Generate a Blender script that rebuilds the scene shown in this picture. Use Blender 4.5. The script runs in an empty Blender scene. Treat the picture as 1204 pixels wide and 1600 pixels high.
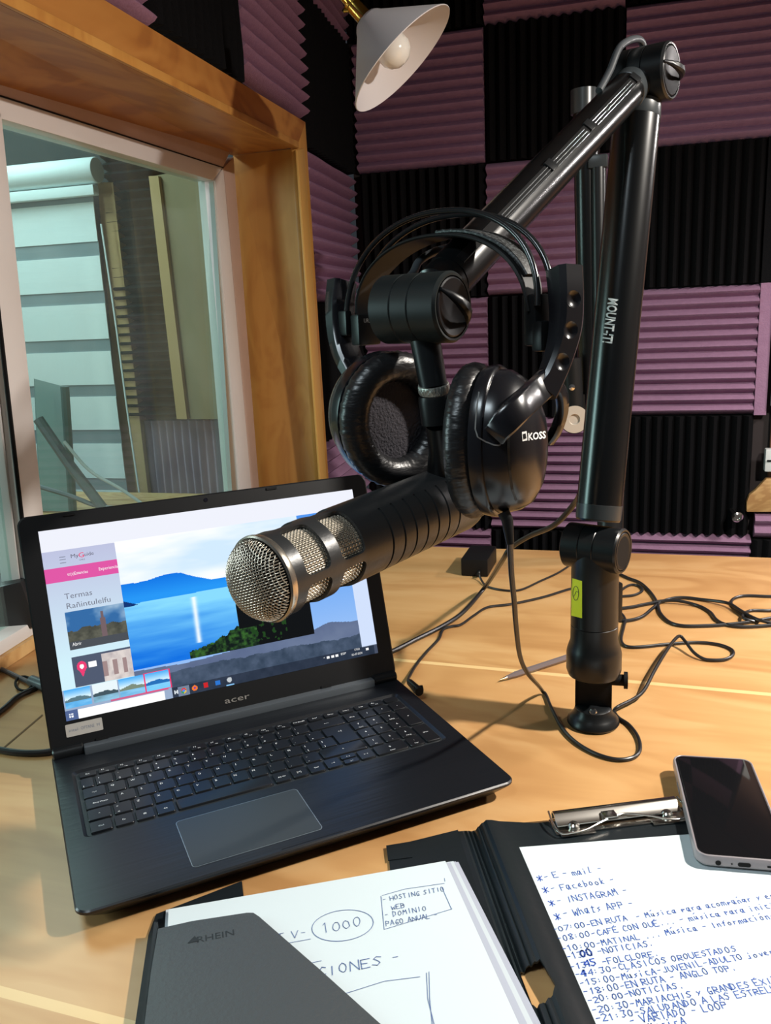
import bpy, bmesh, math, random
from mathutils import Vector, Matrix
from mathutils.bvhtree import BVHTree
import numpy as np
random.seed(7)
rng = np.random.default_rng(5)
PI = math.pi
V = Vector
scn = bpy.context.scene
COL = scn.collection

# ------------------------------------------------------------------ camera
CAM = V((0.4762, -1.5271, 0.4417))
FOC = 1332.78
def _cam_axes():
    az = math.atan2(-0.2733, 0.9339)
    F = V((-0.2733, 0.9339, -0.2304)).normalized()
    R = V((0.9617, 0.2705, -0.0441)); R = (R - F * R.dot(F)).normalized()
    U = R.cross(F)
    return F, R, U
F_, R_, U_ = _cam_axes()
cam_data = bpy.data.cameras.new('camera')
cam = bpy.data.objects.new('camera', cam_data)
COL.objects.link(cam)
M = Matrix((R_, U_, -F_)).transposed().to_4x4(); M.translation = CAM
cam.matrix_world = M
cam_data.sensor_fit = 'HORIZONTAL'; cam_data.sensor_width = 36
cam_data.lens = FOC * 36 / 1204
cam_data.clip_start = 0.02
scn.camera = cam
def rayd(x, y): return F_ + R_ * ((x - 602) / FOC) - U_ * ((y - 800) / FOC)
def at(x, y, d): return CAM + rayd(x, y) * d
def onz(x, y, z=0.0):
    r = rayd(x, y); return CAM + r * ((z - CAM.z) / r.z)
def ony(x, y, yy):
    r = rayd(x, y); return CAM + r * ((yy - CAM.y) / r.y)
def toward(P, m): return P + (CAM - P).normalized() * m
FH = V((F_.x, F_.y, 0)).normalized(); RH = V((FH.y, -FH.x, 0))
def azd(a, up=0.0):            # horizontal direction by azimuth in degrees, 0 = away, 90 = right
    a = math.radians(a); return (RH * math.sin(a) + FH * math.cos(a) + V((0, 0, up))).normalized()

# ------------------------------------------------------------------ world, lights, exposure
w = bpy.data.worlds.new('world'); scn.world = w; w.use_nodes = True
w.node_tree.nodes['Background'].inputs[0].default_value = (0.75, 0.85, 1, 1)
w.node_tree.nodes['Background'].inputs[1].default_value = 0.03
scn.view_settings.view_transform = 'Standard'; scn.view_settings.look = 'None'
scn.view_settings.exposure = 0.14; scn.view_settings.gamma = 1; scn.view_settings.use_curve_mapping = False
def area(name, loc, target, size, power, color, shape='DISK', size_y=None, spread=None):
    l = bpy.data.lights.new(name, 'AREA'); l.shape = shape; l.size = size
    if size_y: l.size_y = size_y
    l.energy = power; l.color = color
    if spread: l.spread = math.radians(spread)
    o = bpy.data.objects.new(name, l); COL.objects.link(o); o.location = loc
    o.rotation_euler = (V(target) - V(loc)).to_track_quat('-Z', 'Y').to_euler()
    return o
area('pendant_light', (1.20, -0.70, 0.98), (1.02, -0.60, 0.0), 0.06, 30, (1.0, 0.93, 0.84))
area('pendant_light_far', (1.45, 0.22, 0.85), (1.45, 0.22, 0.0), 0.15, 14, (1.0, 0.93, 0.90))
area('cool_fill_light', (0.05, -1.75, 1.35), (0.30, -0.95, 0.0), 0.55, 3.2, (0.80, 0.93, 1.0), 'RECTANGLE', 0.2, 100)  # unseen cool fill added behind the camera to brighten desk and papers
area('next_room_light', (-1.45, 0.15, 1.55), (-1.25, 0.2, 0.0), 1.2, 24, (0.80, 0.95, 1.0), 'RECTANGLE', 0.3)

area('next_room_window_light', (-1.75, -1.42, 0.62), (0.45, -0.62, 0.40), 0.45, 20, (0.78, 0.95, 1.0), 'RECTANGLE', 0.85)

# ------------------------------------------------------------------ materials
MATS = {}
def mat(name, col=(0.5, 0.5, 0.5), rough=0.5, metal=0.0, spec=0.5, bump=None, noise=None, coat=0.0, emit=None, sheen=0.0):
    """bump=(scale,strength[,stretch]); noise=(scale, colour2, stretch)"""
    if name in MATS: return MATS[name]
    m = bpy.data.materials.new(name); m.use_nodes = True
    nt = m.node_tree; b = nt.nodes['Principled BSDF']; L = nt.links
    b.inputs['Base Color'].default_value = (*col, 1); b.inputs['Roughness'].default_value = rough
    b.inputs['Metallic'].default_value = metal; b.inputs['Specular IOR Level'].default_value = spec
    b.inputs['Coat Weight'].default_value = coat
    if sheen: b.inputs['Sheen Weight'].default_value = sheen
    if emit:
        b.inputs['Emission Color'].default_value = (*emit[0], 1); b.inputs['Emission Strength'].default_value = emit[1]
    if noise or bump:
        tc = nt.nodes.new('ShaderNodeTexCoord')
    def ntex(scale, stretch, detail=4):
        mp = nt.nodes.new('ShaderNodeMapping'); mp.inputs['Scale'].default_value = stretch
        n = nt.nodes.new('ShaderNodeTexNoise'); n.inputs['Scale'].default_value = scale; n.inputs['Detail'].default_value = detail
        L.new(tc.outputs['Object'], mp.inputs[0]); L.new(mp.outputs[0], n.inputs['Vector']); return n
    if noise:
        n = ntex(noise[0], noise[2] if len(noise) > 2 else (1, 1, 1))
        r = nt.nodes.new('ShaderNodeValToRGB'); r.color_ramp.elements[0].position = 0.35; r.color_ramp.elements[1].position = 0.68
        r.color_ramp.elements[0].color = (*col, 1); r.color_ramp.elements[1].color = (*noise[1], 1)
        L.new(n.outputs['Fac'], r.inputs[0]); L.new(r.outputs[0], b.inputs['Base Color'])
    if bump:
        n = ntex(bump[0], bump[2] if len(bump) > 2 else (1, 1, 1), 2)
        bp = nt.nodes.new('ShaderNodeBump'); bp.inputs['Strength'].default_value = bump[1]; bp.inputs['Distance'].default_value = 0.002
        L.new(n.outputs['Fac'], bp.inputs['Height']); L.new(bp.outputs[0], b.inputs['Normal'])
    MATS[name] = m; return m
def emis(name, col, s):
    if name in MATS: return MATS[name]
    m = bpy.data.materials.new(name); m.use_nodes = True; nt = m.node_tree; nt.nodes.clear()
    e = nt.nodes.new('ShaderNodeEmission'); e.inputs[0].default_value = (*col, 1); e.inputs[1].default_value = s
    o = nt.nodes.new('ShaderNodeOutputMaterial'); nt.links.new(e.outputs[0], o.inputs[0]); MATS[name] = m; return m
def glassmat(name, tint, haze, hazecol):
    m = bpy.data.materials.new(name); m.use_nodes = True; nt = m.node_tree; nt.nodes.clear(); L = nt.links
    t = nt.nodes.new('ShaderNodeBsdfTransparent'); t.inputs[0].default_value = (*tint, 1)
    g = nt.nodes.new('ShaderNodeBsdfGlossy'); g.inputs['Roughness'].default_value = 0.01
    lw = nt.nodes.new('ShaderNodeLayerWeight'); pw = nt.nodes.new('ShaderNodeMath'); pw.operation = 'POWER'; pw.inputs[1].default_value = 5
    L.new(lw.outputs['Facing'], pw.inputs[0])
    fr = nt.nodes.new('ShaderNodeMath'); fr.operation = 'MULTIPLY_ADD'; fr.inputs[1].default_value = 0.6; fr.inputs[2].default_value = 0.03; L.new(pw.outputs[0], fr.inputs[0])
    mx = nt.nodes.new('ShaderNodeMixShader'); L.new(fr.outputs[0], mx.inputs[0]); L.new(t.outputs[0], mx.inputs[1]); L.new(g.outputs[0], mx.inputs[2])
    d = nt.nodes.new('ShaderNodeBsdfDiffuse'); d.inputs[0].default_value = (*hazecol, 1)
    tc = nt.nodes.new('ShaderNodeTexCoord'); n = nt.nodes.new('ShaderNodeTexNoise'); n.inputs['Scale'].default_value = 9; n.inputs['Detail'].default_value = 6
    L.new(tc.outputs['Object'], n.inputs['Vector'])
    mu = nt.nodes.new('ShaderNodeMath'); mu.operation = 'MULTIPLY'; mu.inputs[1].default_value = haze * 2; L.new(n.outputs['Fac'], mu.inputs[0])
    m2 = nt.nodes.new('ShaderNodeMixShader'); L.new(mu.outputs[0], m2.inputs[0]); L.new(mx.outputs[0], m2.inputs[1]); L.new(d.outputs[0], m2.inputs[2])
    o = nt.nodes.new('ShaderNodeOutputMaterial'); L.new(m2.outputs[0], o.inputs[0]); return m
def woodmat(name, c1, c2, c3, rough=0.4, rot=0.0, scale=1.0, board=None, knots=True, blotch=0.35):
    """grain along local X of the rotated coordinates; board=(width, phase) draws seams"""
    m = bpy.data.materials.new(name); m.use_nodes = True; nt = m.node_tree; L = nt.links; b = nt.nodes['Principled BSDF']
    b.inputs['Roughness'].default_value = rough; b.inputs['Specular IOR Level'].default_value = 0.45
    g = nt.nodes.new('ShaderNodeNewGeometry')
    mp = nt.nodes.new('ShaderNodeMapping'); mp.inputs['Rotation'].default_value = (0, 0, rot) if not isinstance(rot, tuple) else rot
    L.new(g.outputs['Position'], mp.inputs[0])
    m2 = nt.nodes.new('ShaderNodeMapping'); m2.inputs['Scale'].default_value = (1.3 * scale, 14 * scale, 14 * scale); L.new(mp.outputs[0], m2.inputs[0])
    n0 = nt.nodes.new('ShaderNodeTexNoise'); n0.inputs['Scale'].default_value = 1.1; n0.inputs['Detail'].default_value = 5; n0.inputs['Distortion'].default_value = 0.7
    L.new(m2.outputs[0], n0.inputs['Vector'])
    m3 = nt.nodes.new('ShaderNodeMapping'); m3.inputs['Scale'].default_value = (1.2 * scale, 3.2 * scale, 3.2 * scale); L.new(mp.outputs[0], m3.inputs[0])
    wv = nt.nodes.new('ShaderNodeTexNoise'); wv.inputs['Scale'].default_value = 2.2; wv.inputs['Detail'].default_value = 3; wv.inputs['Distortion'].default_value = 1.6
    L.new(m3.outputs[0], wv.inputs['Vector'])
    # contour rings of the soft noise give the cathedral grain
    mm = nt.nodes.new('ShaderNodeMath'); mm.operation = 'MULTIPLY'; mm.inputs[1].default_value = 26; L.new(wv.outputs['Fac'], mm.inputs[0])
    sn = nt.nodes.new('ShaderNodeMath'); sn.operation = 'SINE'; L.new(mm.outputs[0], sn.inputs[0])
    ma = nt.nodes.new('ShaderNodeMath'); ma.operation = 'MULTIPLY_ADD'; ma.inputs[1].default_value = 0.16 * blotch / 0.35; ma.inputs[2].default_value = 0.0; L.new(sn.outputs[0], ma.inputs[0])
    ad = nt.nodes.new('ShaderNodeMath'); ad.operation = 'ADD'; L.new(n0.outputs['Fac'], ad.inputs[0]); L.new(ma.outputs[0], ad.inputs[1])
    r = nt.nodes.new('ShaderNodeValToRGB'); e = r.color_ramp.elements
    e[0].position = 0.28; e[0].color = (*c3, 1); e[1].position = 0.72; e[1].color = (*c1, 1); x = e.new(0.5); x.color = (*c2, 1)
    L.new(ad.outputs[0], r.inputs[0])
    last = r.outputs[0]
    if board:
        sx = nt.nodes.new('ShaderNodeSeparateXYZ'); L.new(mp.outputs[0], sx.inputs[0])
        s1 = nt.nodes.new('ShaderNodeMath'); s1.operation = 'SUBTRACT'; s1.inputs[1].default_value = board[1]; L.new(sx.outputs['Y'], s1.inputs[0])
        s2 = nt.nodes.new('ShaderNodeMath'); s2.operation = 'PINGPONG'; s2.inputs[1].default_value = board[0] / 2; L.new(s1.outputs[0], s2.inputs[0])
        s3 = nt.nodes.new('ShaderNodeMath'); s3.operation = 'LESS_THAN'; s3.inputs[1].default_value = 0.0042; L.new(s2.outputs[0], s3.inputs[0])
        mx = nt.nodes.new('ShaderNodeMixRGB'); mx.inputs[2].default_value = (0.78, 0.55, 0.26, 1); mx.inputs[0].default_value = 0
        sc = nt.nodes.new('ShaderNodeMath'); sc.operation = 'MULTIPLY'; sc.inputs[1].default_value = 0.75; L.new(s3.outputs[0], sc.inputs[0])
        L.new(sc.outputs[0], mx.inputs[0]); L.new(last, mx.inputs[1]); last = mx.outputs[0]
    L.new(last, b.inputs['Base Color'])
    bp = nt.nodes.new('ShaderNodeBump'); bp.inputs['Strength'].default_value = 0.06; bp.inputs['Distance'].default_value = 0.001
    L.new(n0.outputs['Fac'], bp.inputs['Height']); L.new(bp.outputs[0], b.inputs['Normal'])
    MATS[name] = m; return m

# ------------------------------------------------------------------ object helpers
def tag(o, label=None, cat=None, group=None, kind=None):
    if label: o['label'] = label
    if cat: o['category'] = cat
    if group: o['group'] = group
    if kind: o['kind'] = kind
    return o
def thing(name, label, cat, loc=(0, 0, 0), rot=None, group=None):
    o = bpy.data.objects.new(name, None); o.empty_display_size = 0.05; COL.objects.link(o); o.location = loc
    if rot is not None: o.rotation_euler = rot
    tag(o, label, cat, group); return o
def wm(o):
    m = Matrix.LocRotScale(o.location, o.rotation_euler, o.scale)
    return wm(o.parent) @ m if o.parent else m
def adopt(o, parent):          # parent an object that was built in world coordinates
    o.parent = parent; o.matrix_parent_inverse = Matrix.Identity(4)
    mi = wm(parent).inverted()
    o.data.transform(mi @ wm_free(o)); o.location = (0, 0, 0); o.rotation_euler = (0, 0, 0)
def wm_free(o): return Matrix.LocRotScale(o.location, o.rotation_euler, o.scale)

class MB:
    def __init__(s): s.v = []; s.f = []; s.m = []; s.mi = 0
    def add(s, vs, fs):
        o = len(s.v); s.v += [tuple(x) for x in vs]; s.f += [tuple(i + o for i in f) for f in fs]; s.m += [s.mi] * len(fs); return s
    def box(s, c, size, rot=None):
        c = V(c); x, y, z = [k / 2 for k in size]; R = rot if rot else Matrix.Identity(3)
        vs = [c + R @ V((a * x, b * y, d * z)) for d in (-1, 1) for a, b in ((-1, -1), (1, -1), (1, 1), (-1, 1))]
        return s.add(vs, [(3, 2, 1, 0), (4, 5, 6, 7), (0, 1, 5, 4), (1, 2, 6, 5), (2, 3, 7, 6), (3, 0, 4, 7)])
    def loops(s, loops, cap0=True, cap1=True, closed=True):
        n = len(loops[0]); vs = [p for l in loops for p in l]; fs = []
        for k in range(len(loops) - 1):
            for i in range(n if closed else n - 1):
                j = (i + 1) % n; fs.append((k * n + i, k * n + j, (k + 1) * n + j, (k + 1) * n + i))
        if cap0: fs.append(tuple(reversed(range(n))))
        if cap1: fs.append(tuple(range((len(loops) - 1) * n, len(loops) * n)))
        return s.add(vs, fs)
    def prism(s, poly, off):   # poly: 3D points, off: extrusion vector
        return s.loops([[V(p) for p in poly], [V(p) + V(off) for p in poly]])
    def tube(s, pts, r, n=10, caps=True, scale=None):
        pts = [V(p) for p in pts]; loops = []; prev = None
        for i, p in enumerate(pts):
            t = (pts[min(i + 1, len(pts) - 1)] - pts[max(i - 1, 0)]).normalized()
            if prev is None:
                a = V((0, 0, 1)) if abs(t.z) < 0.9 else V((1, 0, 0)); u = t.cross(a).normalized()
            else: u = (prev - t * prev.dot(t)).normalized()
            prev = u; v = t.cross(u); rr = r[i] if hasattr(r, '__len__') else r
            loops.append([p + u * (rr * math.cos(2 * PI * k / n)) + v * (rr * math.sin(2 * PI * k / n)) for k in range(n)])
        return s.loops(loops, caps, caps)
    def lathe(s, prof, org, axis, n=40, up=None, cap=True, ellipse=(1, 1)):   # prof: (distance along the axis, radius)
        org = V(org); ax = V(axis).normalized(); a = V(up) if up else (V((0, 0, 1)) if abs(ax.z) < 0.9 else V((1, 0, 0)))
        u = (a - ax * a.dot(ax)).normalized(); v = ax.cross(u)
        loops = [[org + ax * h + u * (r * ellipse[0] * math.cos(2 * PI * k / n)) + v * (r * ellipse[1] * math.sin(2 * PI * k / n)) for k in range(n)] for h, r in prof]
        return s.loops(loops, cap, cap)
    def sweep(s, pts, wdirs, tdirs, ws, ts, bev=0.25):
        """rounded rectangle swept; wdirs/tdirs unit vectors per point, ws/ts full sizes"""
        loops = []
        for i, p in enumerate(pts):
            p = V(p); W = V(wdirs[i] if isinstance(wdirs, list) else wdirs); T = V(tdirs[i] if isinstance(tdirs, list) else tdirs)
            a = (ws[i] if hasattr(ws, '__len__') else ws) / 2; b = (ts[i] if hasattr(ts, '__len__') else ts) / 2; c = min(a, b) * bev
            q = [(a - c, -b), (a, -b + c), (a, b - c), (a - c, b), (-a + c, b), (-a, b - c), (-a, -b + c), (-a + c, -b)]
            loops.append([p + W * x + T * y for x, y in q])
        return s.loops(loops)
    def build(s, name, m, parent=None, smooth=35, bevel=None, subd=0):
        me = bpy.data.meshes.new(name); me.from_pydata(s.v, [], s.f)
        ms = m if isinstance(m, (list, tuple)) else [m]
        for x in ms: me.materials.append(x)
        if len(ms) > 1: me.polygons.foreach_set('material_index', s.m)
        me.update()
        bm = bmesh.new(); bm.from_mesh(me); bmesh.ops.recalc_face_normals(bm, faces=bm.faces)
        if bevel:
            eds = [e for e in bm.edges if len(e.link_faces) == 2 and e.calc_face_angle(0) > math.radians(30)]
            bmesh.ops.bevel(bm, geom=eds, offset=bevel, segments=2, affect='EDGES', profile=0.6)
        bm.to_mesh(me); bm.free()
        o = bpy.data.objects.new(name, me); COL.objects.link(o)
        if subd:
            md = o.modifiers.new('s', 'SUBSURF'); md.levels = subd; md.render_levels = subd
        if smooth: me.shade_smooth(); me.set_sharp_from_angle(angle=math.radians(smooth))
        if parent: adopt(o, parent)
        return o
def spline(pts, n=8):           # Catmull-Rom
    pts = [V(p) for p in pts]; P = [pts[0] * 2 - pts[1]] + pts + [pts[-1] * 2 - pts[-2]]; out = []
    for i in range(1, len(P) - 2):
        for k in range(n):
            t = k / n; a, b, c, d = P[i - 1], P[i], P[i + 1], P[i + 2]
            out.append(0.5 * ((2 * b) + (c - a) * t + (2 * a - 5 * b + 4 * c - d) * t * t + (3 * b - a - 3 * c + d) * t ** 3))
    out.append(P[-2]); return out
def rrect(x0, y0, x1, y1, r, n=5):
    out = []
    for cx, cy, a0 in ((x1 - r, y0 + r, -90), (x1 - r, y1 - r, 0), (x0 + r, y1 - r, 90), (x0 + r, y0 + r, 180)):
        for k in range(n + 1):
            a = math.radians(a0 + 90 * k / n); out.append((cx + r * math.cos(a), cy + r * math.sin(a)))
    return out
_tc = {}
BOLD = ('MOUNT-IT!', 'KOSS')
def text_mesh(body, size=1.0, bold=False):
    """verts (x,y) and faces of a line of lettering, left aligned, base line y=0"""
    if body not in _tc:
        cu = bpy.data.curves.new('t', 'FONT'); cu.body = body; cu.offset = 0.028 if body in BOLD else 0.0; cu.size = 1; cu.resolution_u = 2
        o = bpy.data.objects.new('t', cu)
        me = bpy.data.meshes.new_from_object(o)
        _tc[body] = ([(v.co.x, v.co.y) for v in me.vertices], [tuple(p.vertices) for p in me.polygons])
        bpy.data.objects.remove(o); bpy.data.curves.remove(cu); bpy.data.meshes.remove(me)
    vs, fs = _tc[body]
    return [(x * size, y * size) for x, y in vs], fs
def text_w(body): 
    vs, _ = text_mesh(body); return max(x for x, y in vs) if vs else 0
def lettering(mb, body, org, xd, yd, height=None, width=None):
    """lay lettering on a plane; height = cap height"""
    vs, fs = text_mesh(body); 
    if not vs: return
    x0 = min(x for x, y in vs); w = max(x for x, y in vs) - x0; s = (height / 0.7) if height else width / w
    sx = s if width is None or height is None else width / w
    mb.add([V(org) + V(xd) * ((x - x0) * sx) + V(yd) * (y * s) for x, y in vs], fs)
def decal(mb, vs2, fs, px, py, ux, uy, vx, vy, bvh, lift=0.0003):
    """project flat shapes given in image pixels onto a surface"""
    out = []
    for x, y in vs2:
        X = px + ux * x + vx * y; Y = py + uy * x + vy * y; d = rayd(X, Y).normalized()
        hit, nrm, idx, dist = bvh.ray_cast(CAM, d)
        out.append(CAM + d * (dist - lift) if hit else None)
    good = [f for f in fs if all(out[i] is not None for i in f)]
    mb.add([o if o is not None else V((0, 0, 0)) for o in out], good)
def bvh_of(*objs):
    vs = []; fs = []
    for o in objs:
        m = wm(o); k = len(vs); vs += [m @ v.co for v in o.data.vertices]; fs += [tuple(i + k for i in p.vertices) for p in o.data.polygons]
    return BVHTree.FromPolygons(vs, fs)
def boolean(o, cutters):
    for c in cutters:
        md = o.modifiers.new('b', 'BOOLEAN'); md.object = c; md.operation = 'DIFFERENCE'; md.solver = 'EXACT'
    dg = bpy.context.evaluated_depsgraph_get(); dg.update()
    me = bpy.data.meshes.new_from_object(o.evaluated_get(dg)); old = o.data; o.modifiers.clear(); o.data = me
    for c in cutters: bpy.data.objects.remove(c)
    me.shade_smooth(); me.set_sharp_from_angle(angle=math.radians(32))
def copy_tree(o, parent=None):
    c = o.copy(); COL.objects.link(c)
    if parent: c.parent = parent
    for ch in [x for x in COL.objects if x.parent == o]: copy_tree(ch, c)
    return c

blackplastic = mat('black_plastic', (0.006, 0.0065, 0.007), 0.38, 0, 0.3)
satin = mat('satin_black_metal', (0.0065, 0.0075, 0.0085), 0.32, 0.0, 0.42)
matt = mat('matt_black', (0.004, 0.004, 0.0045), 0.7, 0, 0.2)
chrome = mat('chrome', (0.75, 0.74, 0.72), 0.18, 1.0)
cordm = mat('black_cord', (0.012, 0.012, 0.013), 0.35)
whitep = mat('white_ink', (0.75, 0.78, 0.78), 0.5)

# ------------------------------------------------------------------ the setting
DV = V((-0.0811, 0.9967, 0)); NV = V((0.9967, 0.0811, 0))
def LW(s, n, z): return DV * s + NV * n + V((0, 0, z))
def PW(px, py, n):                       # point of the left wall's parallel plane n seen at a pixel
    r = rayd(px, py); return CAM + r * ((n - NV.dot(CAM)) / NV.dot(r))
NF, NS = -0.2104, -0.372                 # wall face, window frame face
YB = 0.9163
woodmat('desk_wood', (0.58, 0.345, 0.150), (0.52, 0.285, 0.112), (0.42, 0.212, 0.076), 0.38, 0.05, 0.8, (0.60, -0.525), True, 0.2)
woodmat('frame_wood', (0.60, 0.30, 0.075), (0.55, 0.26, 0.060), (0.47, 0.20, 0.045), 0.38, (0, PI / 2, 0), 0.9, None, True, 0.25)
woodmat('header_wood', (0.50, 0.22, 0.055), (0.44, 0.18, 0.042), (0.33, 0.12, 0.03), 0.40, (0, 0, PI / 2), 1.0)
woodmat('pale_wood', (0.62, 0.40, 0.17), (0.56, 0.33, 0.13), (0.42, 0.22, 0.08), 0.5, 0.0, 1.5)
wallm = mat('dark_wall', (0.03, 0.022, 0.022), 0.85)
floorm = mat('floor_grey', (0.10, 0.095, 0.09), 0.7, noise=(6, (0.14, 0.13, 0.12)))
ceilm = mat('ceiling_paint', (0.12, 0.10, 0.095), 0.9)
pvc = mat('white_frame', (0.66, 0.62, 0.60), 0.35, noise=(5, (0.70, 0.67, 0.66)))
pvc2 = mat('aged_frame', (0.50, 0.36, 0.30), 0.5, noise=(7, (0.56, 0.41, 0.35)))
purple = mat('purple_foam', (0.315, 0.175, 0.275), 0.95, 0, 0.1, bump=(220, 0.5), noise=(60, (0.345, 0.195, 0.30)))
blackf = mat('black_foam', (0.0045, 0.0045, 0.0055), 0.95, 0, 0.15, bump=(220, 0.5))

def struct(o): o['kind'] = 'structure'; return o
struct(MB().box((0.5, 0.0, -0.80), (5.6, 5.6, 0.1)).build('floor', floorm))
struct(MB().box((0.5, 0.0, 1.80), (5.6, 5.6, 0.1)).build('ceiling', ceilm))
struct(MB().box((1.02, YB + 0.075, 0.5), (2.64, 0.07, 2.5)).build('wall_back', wallm))
struct(MB().box((2.36, -0.9, 0.5), (0.08, 3.72, 2.5)).build('wall_right', mat('right_wall', (0.16, 0.12, 0.10), 0.8)))
# left wall round the window opening: below, above, right of it, left of it
wl = MB()
def lwbox(mb, s0, s1, z0, z1, n0, n1):
    P = [LW(s0, n0, z0), LW(s1, n0, z0), LW(s1, n0, z1), LW(s0, n0, z1)]
    return mb.prism(P, NV * (n1 - n0))
lwbox(wl, -1.9, 0.99, -0.75, -0.035, NF - 0.04, NF - 0.16)
lwbox(wl, -1.9, 0.99, 0.89, 1.75, NF - 0.04, NF - 0.16)
lwbox(wl, 0.47, 0.99, -0.035, 0.89, NF - 0.04, NF - 0.16)
struct(wl.build('wall_left', wallm, smooth=0))

# desk
dk = thing('studio_desk', 'long blond wooden desk top under the laptop and boom arm', 'desk', (0.5, -0.7, -0.75))
top = [(-0.378, -0.002), (1.62, -0.002), (1.62, -1.40), (-0.262, -1.40)]
MB().prism([(x, y, -0.03) for x, y in top], (0, 0, 0.03)).build('desk_top', MATS['desk_wood'], dk, bevel=0.0015)
for x, y in ((-0.12, -0.10), (1.54, -0.10), (1.54, -1.3), (-0.03, -1.3)):
    MB().box((x, y, -0.39), (0.06, 0.06, 0.72)).build('leg', MATS['pale_wood'], dk, bevel=0.003)
# a board seam running away from the camera on the left of the desk
sm = [onz(0, 1172, 0.0002), onz(66, 1116, 0.0002), onz(67, 1118, 0.0002), onz(0, 1175, 0.0002)]
MB().prism(sm, (0, 0, 0.0002)).build('board_seam', mat('seam', (0.16, 0.09, 0.04), 0.9), dk)

# ---- wooden lining and casing of the window
def wbar(mb, pix_n, depth):               # pix_n: pixels on a plane n; depth pushes the bar back into the wall
    P = [PW(x, y, n) for x, y, n in pix_n]
    return mb.prism(P, NV * -depth)
def ext(a, b, t): return a + (b - a) * t
tA, tB = PW(163, 0, NF + .012), PW(477, 191, NF + .012)      # casing top line
lA, lB = PW(0, 7, NF + .012), PW(463, 232, NF + .012)        # casing lower line
TL, BLn = ext(tB, tA, 2.6), ext(lB, lA, 1.6)
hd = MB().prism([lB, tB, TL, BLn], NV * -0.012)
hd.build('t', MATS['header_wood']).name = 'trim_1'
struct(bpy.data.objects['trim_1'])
# right casing (vertical)
cB0, cB1 = PW(505, 760, NF + .012), PW(515, 760, NF + .012)
def down(a, b, z): return a + (b - a) * ((z - a.z) / (b.z - a.z))
c0, c1 = PW(474, 240, NF + .012), PW(497, 745, NF + .012)
o0, o1 = PW(477, 191, NF + .012), PW(513, 745, NF + .012)
zb = 0.0
i0, i1 = PW(463, 232, NF + .012), PW(499, 745, NF + .012)
struct(MB().prism([i0, o0, down(o0, o1, zb), down(i0, i1, zb)], NV * -0.012).build('trim_2', MATS['frame_wood'], bevel=0.001))
# jamb (right reveal), header (upper reveal)
f0, f1 = PW(461, 232, NF), PW(497, 745, NF)
b0, b1 = PW(364, 243, NS - .01), PW(402, 745, NS - .01)
jl = [f0, down(f0, f1, zb), down(b0, b1, zb), b0]
struct(MB().prism([p for p in jl], DV * 0.03).build('trim_3', MATS['frame_wood']))
NSB = NS - .03
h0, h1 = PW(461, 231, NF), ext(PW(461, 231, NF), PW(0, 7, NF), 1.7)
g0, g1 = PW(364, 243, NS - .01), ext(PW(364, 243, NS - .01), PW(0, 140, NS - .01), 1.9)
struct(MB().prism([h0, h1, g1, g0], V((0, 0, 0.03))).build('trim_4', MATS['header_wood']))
# thin bead along the header's lower front edge and the jamb's front edge
bd = MB(); bd.prism([lB + V((0, 0, .0)), lB + V((0, 0, .013)), BLn + V((0, 0, .013)), BLn], NV * 0.006)
struct(bd.build('trim_5', MATS['frame_wood'], bevel=0.001))
struct(MB().prism([PW(461, 234, NF + .012), PW(472, 232, NF + .012), down(PW(472, 232, NF + .012), PW(507, 745, NF + .012), zb), down(PW(461, 234, NF + .012), PW(497, 745, NF + .012), zb)], NV * 0.005).build('trim_6', mat('bead_wood', (0.60, 0.33, 0.09), 0.35), bevel=0.001))

# ---- window: frame, two sashes, panes
win = bpy.data.objects.new('window_1', None); COL.objects.link(win); win.location = LW(0, NS, 0.0); win['kind'] = 'structure'
fr = MB()
T0, T1 = PW(364, 245, NS), PW(0, 142, NS); T1 = ext(T0, T1, 1.9)
G0, G1 = PW(333, 282, NS), PW(0, 185, NS); G1 = ext(G0, G1, 2.0)
M0 = PW(348, 262, NS); M1 = ext(M0, PW(0, 150, NS), 1.9)
fr.prism([T0 + V((0, 0, .02)), M0, M1, T1 + V((0, 0, .03))], NV * -0.05)
B0 = down(PW(365, 245, NS), PW(404, 750, NS), 0.02); B1 = down(PW(352, 262, NS), PW(392, 750, NS), 0.02)
fr.prism([PW(365, 245, NS), PW(350, 262, NS), B1, B0], NV * -0.05)
fr.build('outer_frame', pvc2, win, bevel=0.002)
sa = MB()
sa.prism([M0, G0, G1, M1], NV * -0.04)
gB = down(PW(333, 282, NS), PW(364, 760, NS), 0.02)
sa.prism([PW(349, 262, NS), PW(336, 282, NS), down(PW(336, 282, NS), PW(374, 760, NS), 0.02), B1], NV * -0.04)
# middle stile of the near sash
mL = [PW(2, 190, NS), PW(-28, 190, NS)]
s0a, s0b = PW(5, 200, NS), PW(75, 870, NS); s1a, s1b = PW(0, 512, NS), PW(41, 870, NS)
sa.prism([down(s0a, s0b, 0.72), down(s1a, s1b, 0.70), down(s1a, s1b, 0.02), down(s0a, s0b, 0.02)], NV * -0.03)
q0, q1 = PW(0, 1003, NS), PW(41, 982, NS)
sill_t = ext(q0, q1, 1.0)
zt = (q0.z + q1.z) / 2 + 0.002
sR = down(PW(352, 262, NS), PW(392, 750, NS), zt); sL = LW(-1.1, NS, zt)
zb2 = 0.018
sa.prism([V((sR.x, sR.y, zb2)), sR, sL, V((sL.x, sL.y, zb2))], NV * -0.04)
sa.build('sash', pvc, win, bevel=0.002)
sl = MB(); k0, k1 = PW(-12, 560, NS - .012), PW(30, 900, NS - .012); k2, k3 = PW(2, 560, NS - .012), PW(43, 880, NS - .012)
sl.prism([down(k0, k1, 0.70), down(k2, k3, 0.70), down(k2, k3, 0.02), down(k0, k1, 0.02)], NV * -0.03)
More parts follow.
